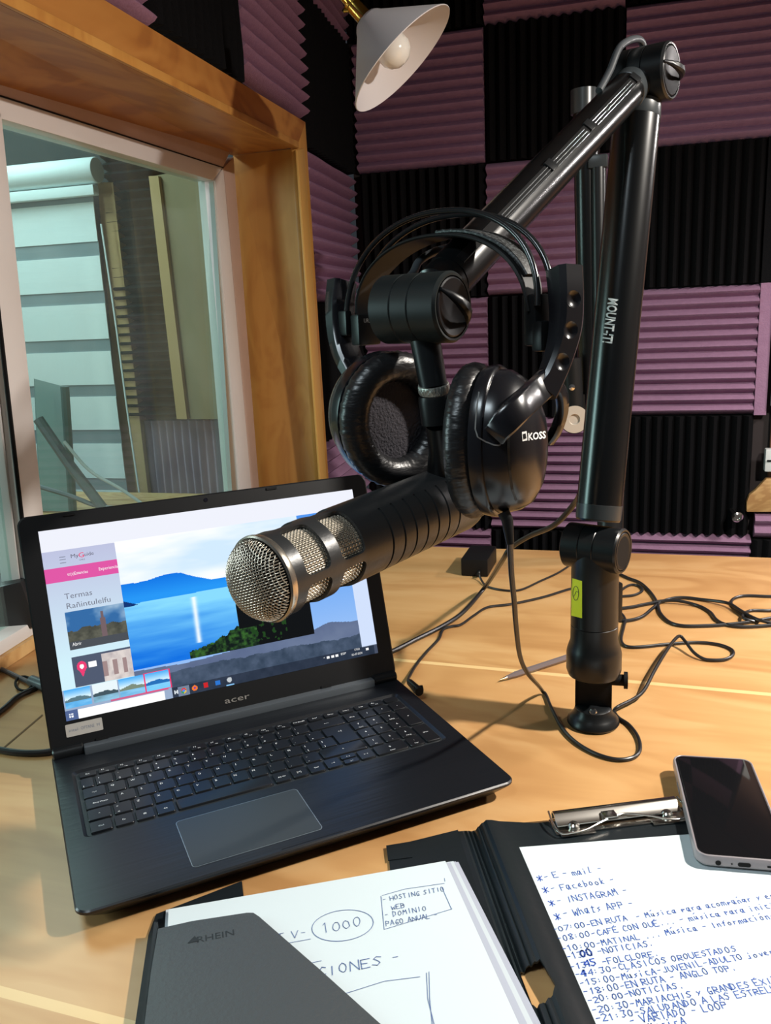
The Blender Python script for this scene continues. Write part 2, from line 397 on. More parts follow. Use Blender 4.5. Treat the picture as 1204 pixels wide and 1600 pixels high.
sl.build('sash', pvc, win, bevel=0.003)
gk = MB(); g_a, g_b = PW(0, 511, NS + .001), PW(41, 870, NS + .001)
gk.tube([down(g_a, g_b, 0.69), down(g_a, g_b, 0.03)], 0.003, 6)
gk.tube([M0 + NV * .001, M1 + NV * .001], 0.0012, 6)
gk.build('gasket', matt, win)
al = MB(); al.prism([PW(333, 284, NS - .004), PW(339, 284, NS - .004), down(PW(339, 284, NS - .004), PW(372, 760, NS - .004), .03), down(PW(333, 284, NS - .004), PW(362, 760, NS - .004), .03)], NV * -0.01)
al.build('spacer', mat('aluminium', (0.62, 0.68, 0.66), 0.3, 0.8), win)
gm = glassmat('window_glass', (0.80, 0.92, 0.88), 0.045, (0.75, 0.85, 0.85))
a1, a2 = down(s0a, s0b, 0.72), down(s0a, s0b, 0.03)
e1, e2 = G0, down(PW(336, 282, NS), PW(374, 760, NS), 0.03)
MB().prism([p - NV * 0.02 for p in (a1, G0, e2, a2)], NV * -0.004).build('pane', gm, win, smooth=0)
a3 = LW(-1.1, NS - .02, 0.71); a4 = LW(-1.1, NS - .02, 0.03)
MB().prism([down(k0, k1, 0.71) - NV * .012, a3 - NV * .02, a4 - NV * .02, down(k0, k1, 0.03) - NV * .012], NV * -0.004).build('pane', gm, win, smooth=0)
# wood strip under the sill
st = [PW(392, 800, NS + .004)]
sw = MB(); sw.prism([LW(0.40, NS + .006, 0.0005), LW(0.40, NS + .006, 0.0175), LW(-1.1, NS + .006, 0.0175), LW(-1.1, NS + .006, 0.0005)], NV * -0.07)
struct(sw.build('trim_7', MATS['pale_wood']))

# ---- acoustic foam tiles
def foam(P0, U, W, w, h, vertical, m, depth=0.04, periods=12, margin=0.0, phase=0.0):
    """tile from corner P0, U along its width, W out of the wall, z up"""
    P0 = V(P0); Z = V((0, 0, 1)); mb = MB(); base = 0.014
    L = (w - margin) if vertical else h
    n = max(1, round(periods * L / 0.345)); sub = 6; prof = [(0, 0)]
    for i in range(n * sub + 1):
        t = (i / sub) % 1.0
        hgt = base + (depth - base) * (0.5 - 0.5 * math.cos(2 * PI * t)) ** 0.75
        prof.append((L * i / (n * sub), hgt))
    prof.append((L, 0))
    def pt(a, b, hh): return (P0 + U * a + Z * b + W * hh) if vertical else (P0 + U * b + Z * a + W * hh)
    e = 0.002; wob = rng.uniform(-1, 1, 4) * 0.0015
    other = h if vertical else (w - margin); K = 6
    loops = []
    for k in range(K + 1):
        b = e + (other - 2 * e) * k / K
        loops.append([pt(a * (1 - 2 * e / L) + e, b, hh + (0.0015 * math.sin(a * 37 + k * 1.7 + wob[0] * 900) if hh else 0)) for a, hh in prof])
    mb.loops(loops)
    if margin: mb.prism([P0 + U * (w - margin), P0 + U * w, P0 + U * w + Z * h, P0 + U * (w - margin) + Z * h], W * depth * 0.75)
    return mb.build('foam_tile', m, smooth=50)
ZR = [-0.55, -0.209, 0.125, 0.4662, 0.8182, 1.1574, 1.4966, 1.74]
XC = [-0.2857, 0.0839, 0.4447, 0.8055]
BWALL = V((0, YB + 0.04, 0)); OUT = V((0, -1, 0))
rowname = ['lowest visible row', 'first full row', 'second row up', 'third row up', 'fourth row up', 'topmost row']
colname = ['nearest the corner', 'second from the corner', 'third from the corner']
for r in range(0, 6):
    for c in range(3):
        pur = (c + r) % 2 == 0
        x0, x1 = XC[c], XC[c + 1]; mg = 0
        if c == 2 and r in (1, 2, 3): x1 += 0.018 if r > 1 else 0.022; mg = 0.03
        if c == 0: x0 += 0.006
        if r == 1 and c == 2: x1 -= 0.03; mg = 0.0
        o = foam((x0, YB + 0.0399, ZR[r]), V((1, 0, 0)), OUT, x1 - x0, ZR[r + 1] - ZR[r], not pur, purple if pur else blackf, margin=mg)
        tag(o, '%s foam tile on the back wall, %s, %s' % ('purple horizontally ridged' if pur else 'black vertically ridged', colname[c], rowname[r]), 'foam tile', 'foam tiles on the back wall')
# left wall
SC = [0.9364, 0.5124, 0.0804, -0.2924, -0.66, -1.02]
cn = ['beside the corner', 'second from the corner', 'third from the corner', 'fourth from the corner', 'fifth from the corner']
for c in range(5):
    for r in range(0, 6):
        if c > 0 and r < 4: continue
        if c > 3 and r > 4: continue
        pur = (c + r) % 2 == 1
        s1 = SC[c]; s0 = SC[c + 1] if not (c == 0 and r < 4) else 0.478
        z0, z1 = ZR[r], ZR[r + 1]
        if c > 0 and r == 4: z0 = 0.874 + (0.012 if c == 1 else 0) - 0.03 * (0.46 - (s0 + s1) / 2)
        if c == 0 and r == 4: z0 = 0.8182
        if c == 0 and r == 4: s0 = 0.5124
        P = LW(s0, NF - 0.0399, z0)
        o = foam(P, DV, NV, s1 - s0 + (0.03 if c == 0 else 0), z1 - z0, not pur, purple if pur else blackf, periods=11)
        tag(o, '%s foam tile on left wall, %s, %s' % ('purple' if pur else 'black', cn[c], rowname[r]), 'foam tile', 'foam tiles on the left wall')
# right end of the back wall: wood panelling with a low foam piece, an outlet and a wooden block
struct(MB().box((1.2, YB + 0.030, 0.5), (0.72, 0.02, 2.4)).build('wall_panel', mat('brown_panel', (0.17, 0.07, 0.035), 0.6))).name = 'trim_8'
p0 = ony(1178, 802, YB); p1 = ony(1176, 841, YB)
o = foam((p0.x, YB + 0.0199, p1.z), V((1, 0, 0)), OUT, 0.33, p0.z - p1.z, False, purple, depth=0.03)
tag(o, 'small purple foam strip below the wooden block at the right edge', 'foam tile')
o = foam((p0.x - .006, YB + 0.0199, p1.z - 0.3), V((1, 0, 0)), OUT, 0.33, 0.298, True, blackf, depth=0.03)
tag(o, 'black foam piece at the right edge just above the desk line', 'foam tile')
bk = MB(); b_ = [ony(x, y, YB - 0.01) for x, y in ((1166, 800), (1166, 785), (1170, 774), (1180, 766), (1197, 748), (1260, 748), (1260, 800))]
o = bk.prism(b_, (0, 0.02, 0)).build('wooden_block', MATS['pale_wood'], bevel=0.002)
tag(o, 'pale wooden block with a rounded corner on the wall at the right edge', 'wooden block')
ou = thing('wall_outlet', 'white wall outlet box above the wooden block at the right edge', 'outlet', ony(1215, 716, YB - 0.002))
a_ = ony(1192, 735, YB); b_ = ony(1250, 700, YB)
MB().box(((a_.x + b_.x) / 2, YB - 0.008, (a_.z + b_.z) / 2), (b_.x - a_.x, 0.028, b_.z - a_.z)).build('outlet_box', mat('outlet_white', (0.7, 0.72, 0.7), 0.4), ou, bevel=0.004)
MB().box(((a_.x + b_.x) / 2, YB - 0.0235, (a_.z + b_.z) / 2), (b_.x - a_.x - .01, 0.004, 0.004)).build('outlet_groove', matt, ou)
o = MB().box((ony(1225, 560, YB).x, YB + .005, 0.3), (0.05, 0.02, 0.30)).build('door_edging', mat('white_slat', (0.6, 0.6, 0.58), 0.5)); struct(o); o.name = 'trim_9'
hk = thing('wall_bolt', 'shiny bolt with a round head sticking out of the black foam', 'bolt', ony(1148, 808, YB))
hc = ony(1148, 803, YB - 0.02)
MB().lathe([(0, .007), (.03, .007), (.03, .010), (.045, .010)], hc + V((-.006, .03, .006)), (0.25, -1, -0.2), 20).build('shank', chrome, hk)
MB().lathe([(0, .0), (.0, .014), (.004, .015), (.010, .015), (.013, .011), (.013, .007), (.009, .006), (.009, 0)], hc + V((0.002, -.012, -.002)), (0.25, -1, -0.25), 20).build('bolt_head', chrome, hk)

# ---- the next room behind the glass
y2 = 0.98
struct(MB().box((-1.75, y2 + 0.05, 0.5), (2.7, 0.06, 2.5)).build('wall_next_room', mat('next_wall', (0.03, 0.04, 0.04), 0.8))).name = 'wall_far'
struct(MB().box((-3.1, -0.9, 0.5), (0.08, 3.9, 2.5)).build('wall_outer', mat('next_wall2', (0.45, 0.50, 0.50), 0.8)))
def yb(mb, pix, y, dep): return mb.prism([ony(a, b, y) for a, b in pix], (0, dep, 0))
bl = thing('roller_blind', 'white striped roller blind hanging behind the window glass', 'blind', ony(100, 300, y2 - .05))
yk = y2 - 0.08
ca, cb = ony(-60, 285, yk), ony(152, 268, yk); cb.z = ca.z = (ca.z + cb.z) / 2
wb = mat('blind_white', (0.82, 0.90, 0.90), 0.7); gb = mat('blind_grey', (0.20, 0.26, 0.28), 0.8, noise=(4, (0.28, 0.34, 0.36)))
MB().lathe([(0, 0.0), (0, .036), (.003, .038), ((cb - ca).length - .003, .038), ((cb - ca).length, .036), ((cb - ca).length, 0)], ca, cb - ca, 28).build('roller', wb, bl)
MB().box(((ca.x + cb.x) / 2, yk - .01, ca.z - 0.058), (cb.x - ca.x - .01, 0.03, 0.03)).build('rail', wb, bl, bevel=0.004)
xr = ony(158, 420, y2 - .07).x; xl = ca.x
zz = [ony(120, y, y2 - .07).z for y in (300, 323, 374, 381, 407, 451, 456, 481, 526, 530, 555, 597, 600, 625, 667, 671, 698, 742, 746, 770, 830)]
cols = [1, 0, 2, 1, 0, 2, 1, 0, 2, 1, 0, 2, 1, 0, 2, 1, 0, 2, 1, 0]
for i in range(len(zz) - 1):
    if cols[i] == 2: continue
    z1, z0 = zz[i] + (0.004 if cols[i] == 0 else 0), zz[i + 1] - (0.004 if cols[i] == 0 else 0)
    MB().box(((xl + xr) / 2, y2 - .07 + (0.003 if cols[i] else 0), (z0 + z1) / 2), (xr - xl, 0.003, abs(z1 - z0) + .012)).build('band', gb if cols[i] else wb, bl)
tn = mat('plank_next', (0.52, 0.33, 0.14), 0.6)
o = yb(MB(), ((152, 285), (176, 285), (238, 830), (200, 830)), y2 - .03, .04).build('plank', tn); struct(o); o.name = 'trim_10'
x0, x1 = ony(186, 450, y2).x, ony(262, 450, y2).x
def z_at(py): return ony(240, py, y2 - .03).z
o = foam((x0, y2 + .02, z_at(655)), V((1, 0, 0)), OUT, x1 - x0 + .1, z_at(440) - z_at(655), False, mat('next_black_foam', (0.005, 0.012, 0.013), 0.95, 0, 0.1), depth=0.06)
tag(o, 'dark foam panel behind the window glass, lower of two beside the blind', 'foam tile', 'foam panels in the next room')
o = foam((x0, y2 + .02, z_at(438)), V((1, 0, 0)), OUT, x1 - x0 + .1, z_at(210) - z_at(438), False, MATS['next_black_foam'], depth=0.05)
tag(o, 'dark foam panel behind the window glass, upper of two beside the blind', 'foam tile', 'foam panels in the next room')
o = foam((x0, y2 + .02, z_at(850)), V((1, 0, 0)), OUT, 0.42, z_at(658) - z_at(850), True, mat('next_purple_foam', (0.36, 0.27, 0.35), 0.95), depth=0.03)
tag(o, 'pale purple foam panel low behind the window glass', 'foam tile', 'foam panels in the next room')
o = yb(MB(), ((240, 275), (345, 255), (380, 655), (286, 655)), y2 - .045, .03).build('plank', mat('plank_haze_tint', (0.24, 0.185, 0.09), 0.6, noise=(3, (0.30, 0.24, 0.12)))); struct(o); o.name = 'trim_11'  # olive tone puts the hazy glass tint into the plank's colour
o = yb(MB(), ((232, 275), (247, 275), (292, 655), (276, 655)), y2 - .06, .03).build('plank', tn); struct(o); o.name = 'trim_12'
# next room's table, mixer, monitor, arm
tb = thing('control_room_table', 'light wooden table standing beyond the window', 'table', (-0.9, 0.1, -0.75))
MB().box((-1.25, -0.20, -0.045), (1.50, 1.5, 0.03)).build('table_top', MATS['pale_wood'], tb)
for x, y in ((-1.95, -.9), (-0.62, -.9), (-1.95, .5), (-0.62, .5)): MB().box((x, y, -.405), (.05, .05, .69)).build('leg', MATS['pale_wood'], tb)
mx = thing('mixing_console', 'black mixing console with silver knobs beyond the left end of the sill', 'mixer', (-0.62, -0.62, 0))
R3 = Matrix.Rotation(math.radians(22), 3, 'Z') @ Matrix.Rotation(math.radians(-10), 3, 'Y')
mc = PW(-6, 930, NS - 0.17); mc.z = 0.045
MB().box(mc, (0.24, 0.42, 0.07), R3).build('console_body', mat('mixer_black', (0.02, 0.02, 0.022), 0.4), mx, bevel=0.006)
for i in range(5):
    for j in range(7):
        p = mc + R3 @ V((0.10 - i * 0.042, -0.18 + j * 0.06, 0.035))
        MB().lathe([(0, .009), (.012, .008), (.014, .006), (.014, 0)], p, R3 @ V((0, 0, 1)), 12).build('knob', mat('silver_knob', (0.5, 0.52, 0.52), 0.3, 0.7), mx)
def zc(a, b, z=-.026): return a + (b - a) * min(1.0, (z - a.z) / (b.z - a.z))
mo = thing('glass_screen', 'clear greenish screen standing behind the window pane', 'screen', ony(85, 800, 0.35))
MB().prism([ony(54, 592, .30), ony(100, 604, .30), zc(ony(100, 604, .30), ony(112, 860, .30)), zc(ony(54, 592, .30), ony(66, 860, .30))], (-.01, .01, 0)).build('screen_sheet', mat('screen_teal', (0.18, 0.28, 0.28), 0.3), mo)
MB().tube([ony(101, 604, .29), zc(ony(101, 604, .29), ony(118, 860, .29), -.02)], 0.0105, 8).build('screen_edge', mat('screen_dark', (0.05, 0.10, 0.10), 0.3), mo)
ga = mat('grey_arm', (0.08, 0.10, 0.105), 0.5)
am = thing('boom_arm', 'grey boom arm leaning diagonally behind the window pane', 'boom arm', ony(130, 800, 0.25))
MB().tube([ony(60, 655, .2), ony(108, 725, .2), zc(ony(108, 725, .2), ony(165, 800, .2), -.012)], 0.013, 10).build('arm_tube', ga, am)
MB().tube(spline([ony(100, 690, .18), ony(140, 735, .18), ony(190, 765, .18), ony(240, 800, .18)]), 0.004, 8).build('cable', mat('pale_cable', (0.35, 0.38, 0.38), 0.5), am)
MB().tube(spline([ony(60, 760, .2), ony(110, 775, .2), ony(150, 790, .2), ony(185, 795, .2)]), 0.006, 8).build('cable', ga, am)
o = MB().tube(spline([ony(158, 350, .9), ony(180, 500, .9), ony(200, 650, .9), ony(222, 800, .9)]), 0.003, 6).build('blind_cord', wb, None)
tag(o, 'thin white pull cord hanging beside the blind', 'cord')

# ------------------------------------------------------------------ laptop (built in its own frame: x width, y back, z up)
LAPYAW = math.radians(40.35)
lap = thing('laptop', 'open black laptop showing a lake photo, scuffed palm rest', 'laptop', (0.093, -1.0734, 0.0), (0, 0, LAPYAW))
deckm = mat('laptop_deck', (0.007, 0.0085, 0.011), 0.33, 0.0, 0.5, bump=(30, 0.12, (0.4, 6, 1)))
keywell = mat('key_well', (0.020, 0.024, 0.027), 0.5)
keym = mat('key_black', (0.009, 0.010, 0.012), 0.30, 0, 0.5)
keyleg = mat('key_legend', (0.85, 0.87, 0.88), 0.5)
LWD, LD, LH = 0.3816, 0.2659, 0.0200
def L3(x, y, z=0.0): return V((x, y, z))
lm = Matrix.LocRotScale(V((0.093, -1.0734, 0.0)), lap.rotation_euler, None)
def lobj(mb, name, m, parent=lap, **k):
    o = mb.build(name, m, None, **k); o.parent = parent; return o     # already in the laptop's own frame
def outline(x0, y0, x1, y1, r, z, n=6): return [L3(x, y, z) for x, y in rrect(x0, y0, x1, y1, r, n)]
WX0, WX1, WY0, WY1 = 0.0155, 0.3640, 0.0975, 0.2190
bs = MB()
bs.loops([outline(.012, .012, LWD - .012, LD - .004, .012, .0045), outline(.002, .003, LWD - .002, LD - .001, .012, .0135),
          outline(0, 0, LWD, LD, .011, .0168), outline(0, 0, LWD, LD, .011, .0188), outline(.0012, .0012, LWD - .0012, LD - .0012, .010, LH),
          outline(WX0, WY0, WX1, WY1, .006, LH), outline(WX0 + .003, WY0 + .003, WX1 - .003, WY1 - .003, .005, LH - .0022)], True, True)
base = lobj(bs, 'base', deckm, smooth=25)
ft = MB()
for x, y in ((.04, .03), (.34, .03), (.04, .235), (.34, .235)): ft.box((x, y, .00235), (.05, .008, .0045))
lobj(ft, 'rubber_feet', matt)
MBp = MB(); MBp.prism([L3(*q, LH - .00215) for q in rrect(WX0 + .003, WY0 + .003, WX1 - .003, WY1 - .003, .005)], (0, 0, .0002))
lobj(MBp, 'keyboard_plate', keywell)
# touchpad
tx, ty, tw_, td = 0.0898, 0.0146, 0.1087, 0.0693
lobj(MB().prism([L3(x, y, LH - .0002) for x, y in rrect(tx - .0008, ty - .0008, tx + tw_ + .0008, ty + td + .0008, .004)], (0, 0, .0003)), 'touchpad_rim', mat('pad_rim', (0.22, 0.26, 0.28), 0.25, 0.6))
lobj(MB().prism([L3(x, y, LH - .0001) for x, y in rrect(tx, ty, tx + tw_, ty + td, .0035)], (0, 0, .0004)), 'touchpad', mat('touchpad', (0.030, 0.036, 0.040), 0.33, 0, 0.5))
lobj(MB().prism([L3(.157, -.0003, LH - .002), L3(.215, -.0003, LH - .002), L3(.213, .003, LH + .0001), L3(.159, .003, LH + .0001)], (0, .001, 0)), 'front_notch', deckm)
# keys
KU = (0.3395) / 19.0; KX = 0.0206; KY = 0.1015; RP = 0.01975
rows_y = [KY + RP * i for i in range(5)] + [KY + RP * 5]
def key(x0, x1, y0, y1, leg, poly=None):
    g = 0.0011; mb = MB(); zt = LH + .0002; zb = LH - .0019
    if poly: out = [(a, b) for a, b in poly]
    else: out = rrect(x0 + g, y0 + g, x1 - g, y1 - g, .0018, 3)
    cx = sum(a for a, b in out) / len(out); cy = sum(b for a, b in out) / len(out)
    s = lambda k: [(cx + (a - cx) * k, cy + (b - cy) * k) for a, b in out]
    mb.loops([[L3(a, b, zb) for a, b in out], [L3(a, b, zt - .0004) for a, b in s(.985)], [L3(a, b, zt) for a, b in s(.955)]])
    mb.mi = 1
    for (t, fx, fy, h) in leg:
        h *= 1.25
        w = text_w(t) * h / .7
        px = x0 + (x1 - x0) * fx - (w / 2 if fx > .3 else 0); lettering(mb, t, L3(px, y0 + (y1 - y0) * fy, zt + .00006), V((1, 0, 0)), V((0, 1, 0)), height=h)
    o = lobj(mb, 'key', [keym, keyleg], smooth=30); return o
def row(y, h, x, widths, legs):
    for wd, lg in zip(widths, legs):
        key(x, x + wd * KU, y, y + h, lg); x += wd * KU
    return x
sl_ = lambda t, h=.0022: [(t, .22, .60, h)] if t else []
ct = lambda t, h=.0016: [(t, .5, .42, h)] if t else []
def sym(t, t2=None): return [(t, .22, .14, .0021)] + ([(t2, .22, .62, .0018)] if t2 else [])
# function row
fl = ['Esc', 'F1', 'F2', 'F3', 'F4', 'F5', 'F6', 'F7', 'F8', 'F9', 'F10', 'F11', 'F12 BloqD', 'Impr', 'Pausa', 'Insert', 'Supr', 'Fin', '']
row(rows_y[5] + .001, .0118, KX, [1] * 19, [[(t, .22, .5, .0017), ('=o', .5, .2, .0015)] if t and t[0] == 'F' and len(t) < 4 else [(t, .5, .4, .0016)] for t in fl])
r1 = [sym('|')] + [sym(d, s) for d, s in zip('1234567890', '!"#$%&/()=')] + [sym("'", '?'), sym('¿', '¡'), ct('<---', .0018)]
row(rows_y[4], RP, KX, [.75] + [1] * 12 + [2.25], r1)
r2 = [ct('<->')] + [sl_(c) for c in 'QWERTYUIOP'] + [sym('´', '¨'), sym('+', '*')]
row(rows_y[3], RP, KX, [1.25] + [1] * 12, r2)
r3 = [ct('Bloq Mayus')] + [sl_(c) for c in 'ASDFGHJKLÑ'] + [sym('{', '['), sym('}', ']')]
row(rows_y[2], RP, KX, [1.6] + [1] * 12, r3)
g = .0011; ex0, ex1, exm = KX + 13.25 * KU + g, KX + 15 * KU - g, KX + 13.6 * KU + g
key(ex0, ex1, rows_y[2], rows_y[4], [('<-|', .55, .62, .002)], [(exm, rows_y[2] + g), (ex1, rows_y[2] + g), (ex1, rows_y[4] - g), (ex0, rows_y[4] - g), (ex0, rows_y[3] + g), (exm, rows_y[3] + g)])
r4 = [ct('^', .002), sym('<', '>')] + [sl_(c) for c in 'ZXCVBNM'] + [sym(',', ';'), sym('.', ':'), sym('-', '_'), ct('^', .002)]
row(rows_y[1], RP, KX, [1.25, 1] + [1] * 10 + [2.75], r4)
r5 = [ct('Ctrl'), ct('Fn'), ct('\u229e', .002), ct('Alt'), [], ct('Alt Gr'), ct('[=]', .002), ct('Ctrl'), ct('- <', .0018)]
row(rows_y[0], RP * .96, KX, [1.15, 1, 1, 1, 5.05] + [.967] * 4, r5)
xa = KX + (9.2 + 4 * .967) * KU
key(xa, xa + .967 * KU, rows_y[0] + RP * .48, rows_y[0] + RP * .96, [('^ +', .5, .3, .0016)])
key(xa, xa + .967 * KU, rows_y[0], rows_y[0] + RP * .48, [('v *', .5, .3, .0016)])
key(xa + .967 * KU, KX + 15 * KU, rows_y[0], rows_y[0] + RP * .96, [('> +', .5, .42, .0018)])
xn = KX + 15 * KU
npad = [(4, ['Bloq', '/', '*', '-']), (3, ['7', '8', '9']), (2, ['4', '5', '6']), (1, ['1', '2', '3'])]
for r, ls in npad:
    for i, t in enumerate(ls):
        x = xn + i * KU; lg = [(t, .5, .42 if r == 4 else .5, .0022 if len(t) == 1 else .0015)] + ([(['Inicio', '^', 'RePag', '<', '', '>', 'Fin', 'v', 'AvPag'][(3 - r) * 3 + i], .5, .14, .0013)] if r < 4 and not (r == 2 and i == 1) else [])
        key(x, x + KU, rows_y[r], rows_y[r] + RP, lg)
key(xn, xn + 2 * KU, rows_y[0], rows_y[0] + RP * .96, [('0', .5, .5, .0022), ('Insert', .5, .16, .0013)])
key(xn + 2 * KU, xn + 3 * KU, rows_y[0], rows_y[0] + RP * .96, [('.', .5, .55, .0025), ('Supr', .5, .2, .0013)])
key(xn + 3 * KU, xn + 4 * KU, rows_y[2], rows_y[2] + 2 * RP, [('+', .5, .5, .0022)])
key(xn + 3 * KU, xn + 4 * KU, rows_y[0], rows_y[0] + 2 * RP - .001, [('Intro', .5, .5, .0016)])
# hinge bar and lid
AX = V((0, math.sin(.2803), math.cos(.2803))); AN = V((0, -math.cos(.2803), math.sin(.2803)))     # up along the lid, out of the screen
HG = V((0, LD - .0121, LH))
lobj(MB().box((LWD / 2, LD - .012, LH + .002), (LWD - .062, .014, .012)), 'hinge_bar', mat('hinge_grey', (0.10, 0.115, 0.13), 0.38, 0.4), bevel=.002)
for x in (.016, LWD - .016):
    lobj(MB().lathe([(-.0148, .005), (-.0135, .0065), (.0135, .0065), (.0148, .005)], (x, LD - .010, LH + .0035), (1, 0, 0), 20), 'hinge', satin)
lid = MB()
def lidpt(x, s, d): return HG + V((x, 0, 0)) + AX * s + AN * d
def lo(x0, s0, x1, s1, r, d): return [lidpt(x, s, d) for x, s in rrect(x0, s0, x1, s1, r, 6)]
S0, S1 = .0341, .0341 + .1935
lt = S1 + .0165
lid.loops([lo(.002, .004, LWD - .002, lt - .002, .009, -.0075), lo(0, .002, LWD, lt, .010, -.004), lo(0, .002, LWD, lt, .010, -.001), lo(.0015, .003, LWD - .0015, lt - .0015, .009, 0.0)])
lobj(lid, 'lid', mat('lid_bezel', (0.006, 0.0065, 0.0075), 0.42, 0, 0.35), smooth=28)
XO = (LWD - .3442) / 2
# glowing picture as a fine grid of coloured cells
def paint(nu, nv):
    u, v = np.meshgrid((np.arange(nu) + .5) / nu, (np.arange(nv) + .5) / nv)
    C = np.zeros((nv, nu, 3)); 
    def setc(m, c): C[m] = np.array(c) if not isinstance(c, np.ndarray) else c[m]
    def nz(sx, sy, seed, oct=4):
        r = np.random.default_rng(seed); out = np.zeros_like(u); a = 1
        for k in range(oct):
            g = r.random((int(sy * 2 ** k) + 3, int(sx * 2 ** k) + 3)); X = u * sx * 2 ** k; Y = v * sy * 2 ** k
            i, j = X.astype(int), Y.astype(int); fx, fy = X - i, Y - j; fx = fx * fx * (3 - 2 * fx); fy = fy * fy * (3 - 2 * fy)
            out += a * ((g[j, i] * (1 - fx) + g[j, i + 1] * fx) * (1 - fy) + (g[j + 1, i] * (1 - fx) + g[j + 1, i + 1] * fx) * fy); a *= .5
        return out / 1.875
    def lerp(a, b, t): t = np.clip(t, 0, 1)[..., None]; return np.array(a) * (1 - t) + np.array(b) * t
    C[:] = (.92, .93, .97)
    # page column
    m = (u < .208) & (v > .115); setc(m, lerp((.72, .74, .86), (.80, .93, .97), (v - .12) / .6))
    setc((u < .208) & (v > .205) & (v < .279), (.86, .30, .62))
    n = nz(14, 10, 3)
    # card 1: dark forest under blue sky with a tower
    m = (u > .038) & (u < .208) & (v > .44) & (v < .64)
    c = lerp((.16, .38, .62), (.55, .68, .80), (n - .45) * 4); hz = .56 - .05 * nz(30, 1, 8, 3)
    c = np.where((v > hz)[..., None], lerp((.16, .17, .15), (.42, .42, .36), nz(60, 40, 9)), c)
    tw = (abs(u - .142) < .0035 + .004 * (v > .50)) & (v > .465) & (v < .60); c[tw] = (.42, .34, .36)
    c = np.where((v > .60)[..., None], np.array((.25, .27, .30)), c); setc(m, c)
    m = (u > .038) & (u < .208) & (v > .68) & (v < .838); setc(m, (.27, .31, .40))
    m &= (u > .122) & (v > .69); arch = (np.sin((u - .122) * 220) > .2) & (v > .73) & (v < .81)
    c = lerp((.86, .82, .80), (.62, .58, .60), nz(60, 30, 4) * 1.2 - .3); c[arch] = (.60, .50, .50); setc(m, c)
    m = (u > .05) & (u < .078) & (((u - .064) / .014) ** 2 + ((v - .735) / .028) ** 2 < 1); setc(m, (.92, .20, .42)); 
    m = (abs(u - .064) < .010 * (1 - (v - .75) / .04)) & (v > .75) & (v < .785); setc(m, (.92, .20, .42))
    setc((((u - .064) / .006) ** 2 + ((v - .735) / .012) ** 2 < 1), (1, 1, 1))
    # wallpaper right of the page (blue sky, hills)
    W = (u >= .208) & (v > .112); c = lerp((.28, .56, .93), (.55, .72, .95), (v - .2) / .6)
    hh = .845 - .06 * (u - .2) - .035 * nz(5, 1, 12, 4) - .03 * np.exp(-((u - .84) / .05) ** 2)
    c = np.where((v > hh)[..., None], lerp((.30, .36, .50), (.40, .46, .58), nz(12, 8, 2) * 1.5 - .3), c)
    fo = .87 - .03 * nz(22, 2, 5, 4) + .03 * (abs(u - .5))
    c = np.where((v > fo)[..., None], lerp((.15, .21, .29), (.30, .36, .46), nz(40, 20, 6) * 1.3 - .2), c)
    setc(W, c)
    # the lake picture window
    K = (u > .208) & (u < .788) & (v > .111) & (v < .812)
    sky = lerp((.80, .90, 1.0), (1, 1, 1), nz(4, 10, 21) * 2.2 - .55); sky = sky * (1 - .0 * u[..., None])
    ridge = .338 - .016 * np.exp(-((u - .36) / .05) ** 2) + .014 * nz(16, 1, 31, 4) + .05 * np.clip((u - .39) / .09, 0, 1)
    c = np.where((v > ridge)[..., None], lerp((.02, .42, .88), (.10, .56, .95), (v - .33) / .1), sky)
    wt = .458 - .02 * (u - .2)
    wat = lerp((.50, .84, 1.0), (.0, .38, .86), (v - .46) / .36 + .5 * (nz(5, 26, 41) - .55) + .35 * (.35 - u))
    c = np.where((v > wt)[..., None], wat, c)
    dk = (v > .43 + .05 * ((u - .2) / .07)) & (v < wt + .01) & (u < .265); c[dk] = (.02, .16, .42)
    sun = np.exp(-((u - .417 + .01 * (v - .48)) / .008) ** 2) * ((v > .475) & (v < .73)) * (.8 + .2 * nz(20, 60, 99, 2))
    c = c * (1 - sun[..., None]) + sun[..., None]
    bush = .79 - .13 * np.clip((u - .42) / .2, 0, 1) - .05 * nz(60, 1, 51, 4)
    c = np.where(((v > bush) & (u > .38) & (u < .66))[..., None], lerp((.02, .06, .05), (.20, .42, .14), nz(90, 60, 61) * 2 - .7), c)
    br = (nz(45, 28, 71) > .40) & (u > .545) & (v > .56) & (v < .70); tree = ((u > .60) & (v > .47)) | br
    c = np.where((tree & (u < .79) & (v > .40))[..., None], np.array((.012, .02, .03)), c)
    gr = ((v > bush + .015) & (u > .56) & (u < .70) & (nz(90, 60, 81) > .62)); c[gr] = (.08, .22, .07)
    setc(K, c)
    # light column and top bar
    setc((u > .945) & (v > .112) & (v < .948), (.80, .86, .97))
    setc((u > .988) & (v > .948), (.45, .5, .62))
    # taskbar
    m = (v > .945) & (u > .29); C[m] = C[m] * .45 + np.array((.05, .07, .12)) * .6
    m = (v > .84) & (u < .31); setc(m, (.58, .66, .78))
    setc((v > .948) & (u < .034), (.28, .36, .55)); setc((v > .952) & (v < .999) & (u > .034) & (u < .287), (1, 1, 1))
    setc((v > .938) & (v < .948) & (u > .13) & (u < .30), (.80, .35, .52))
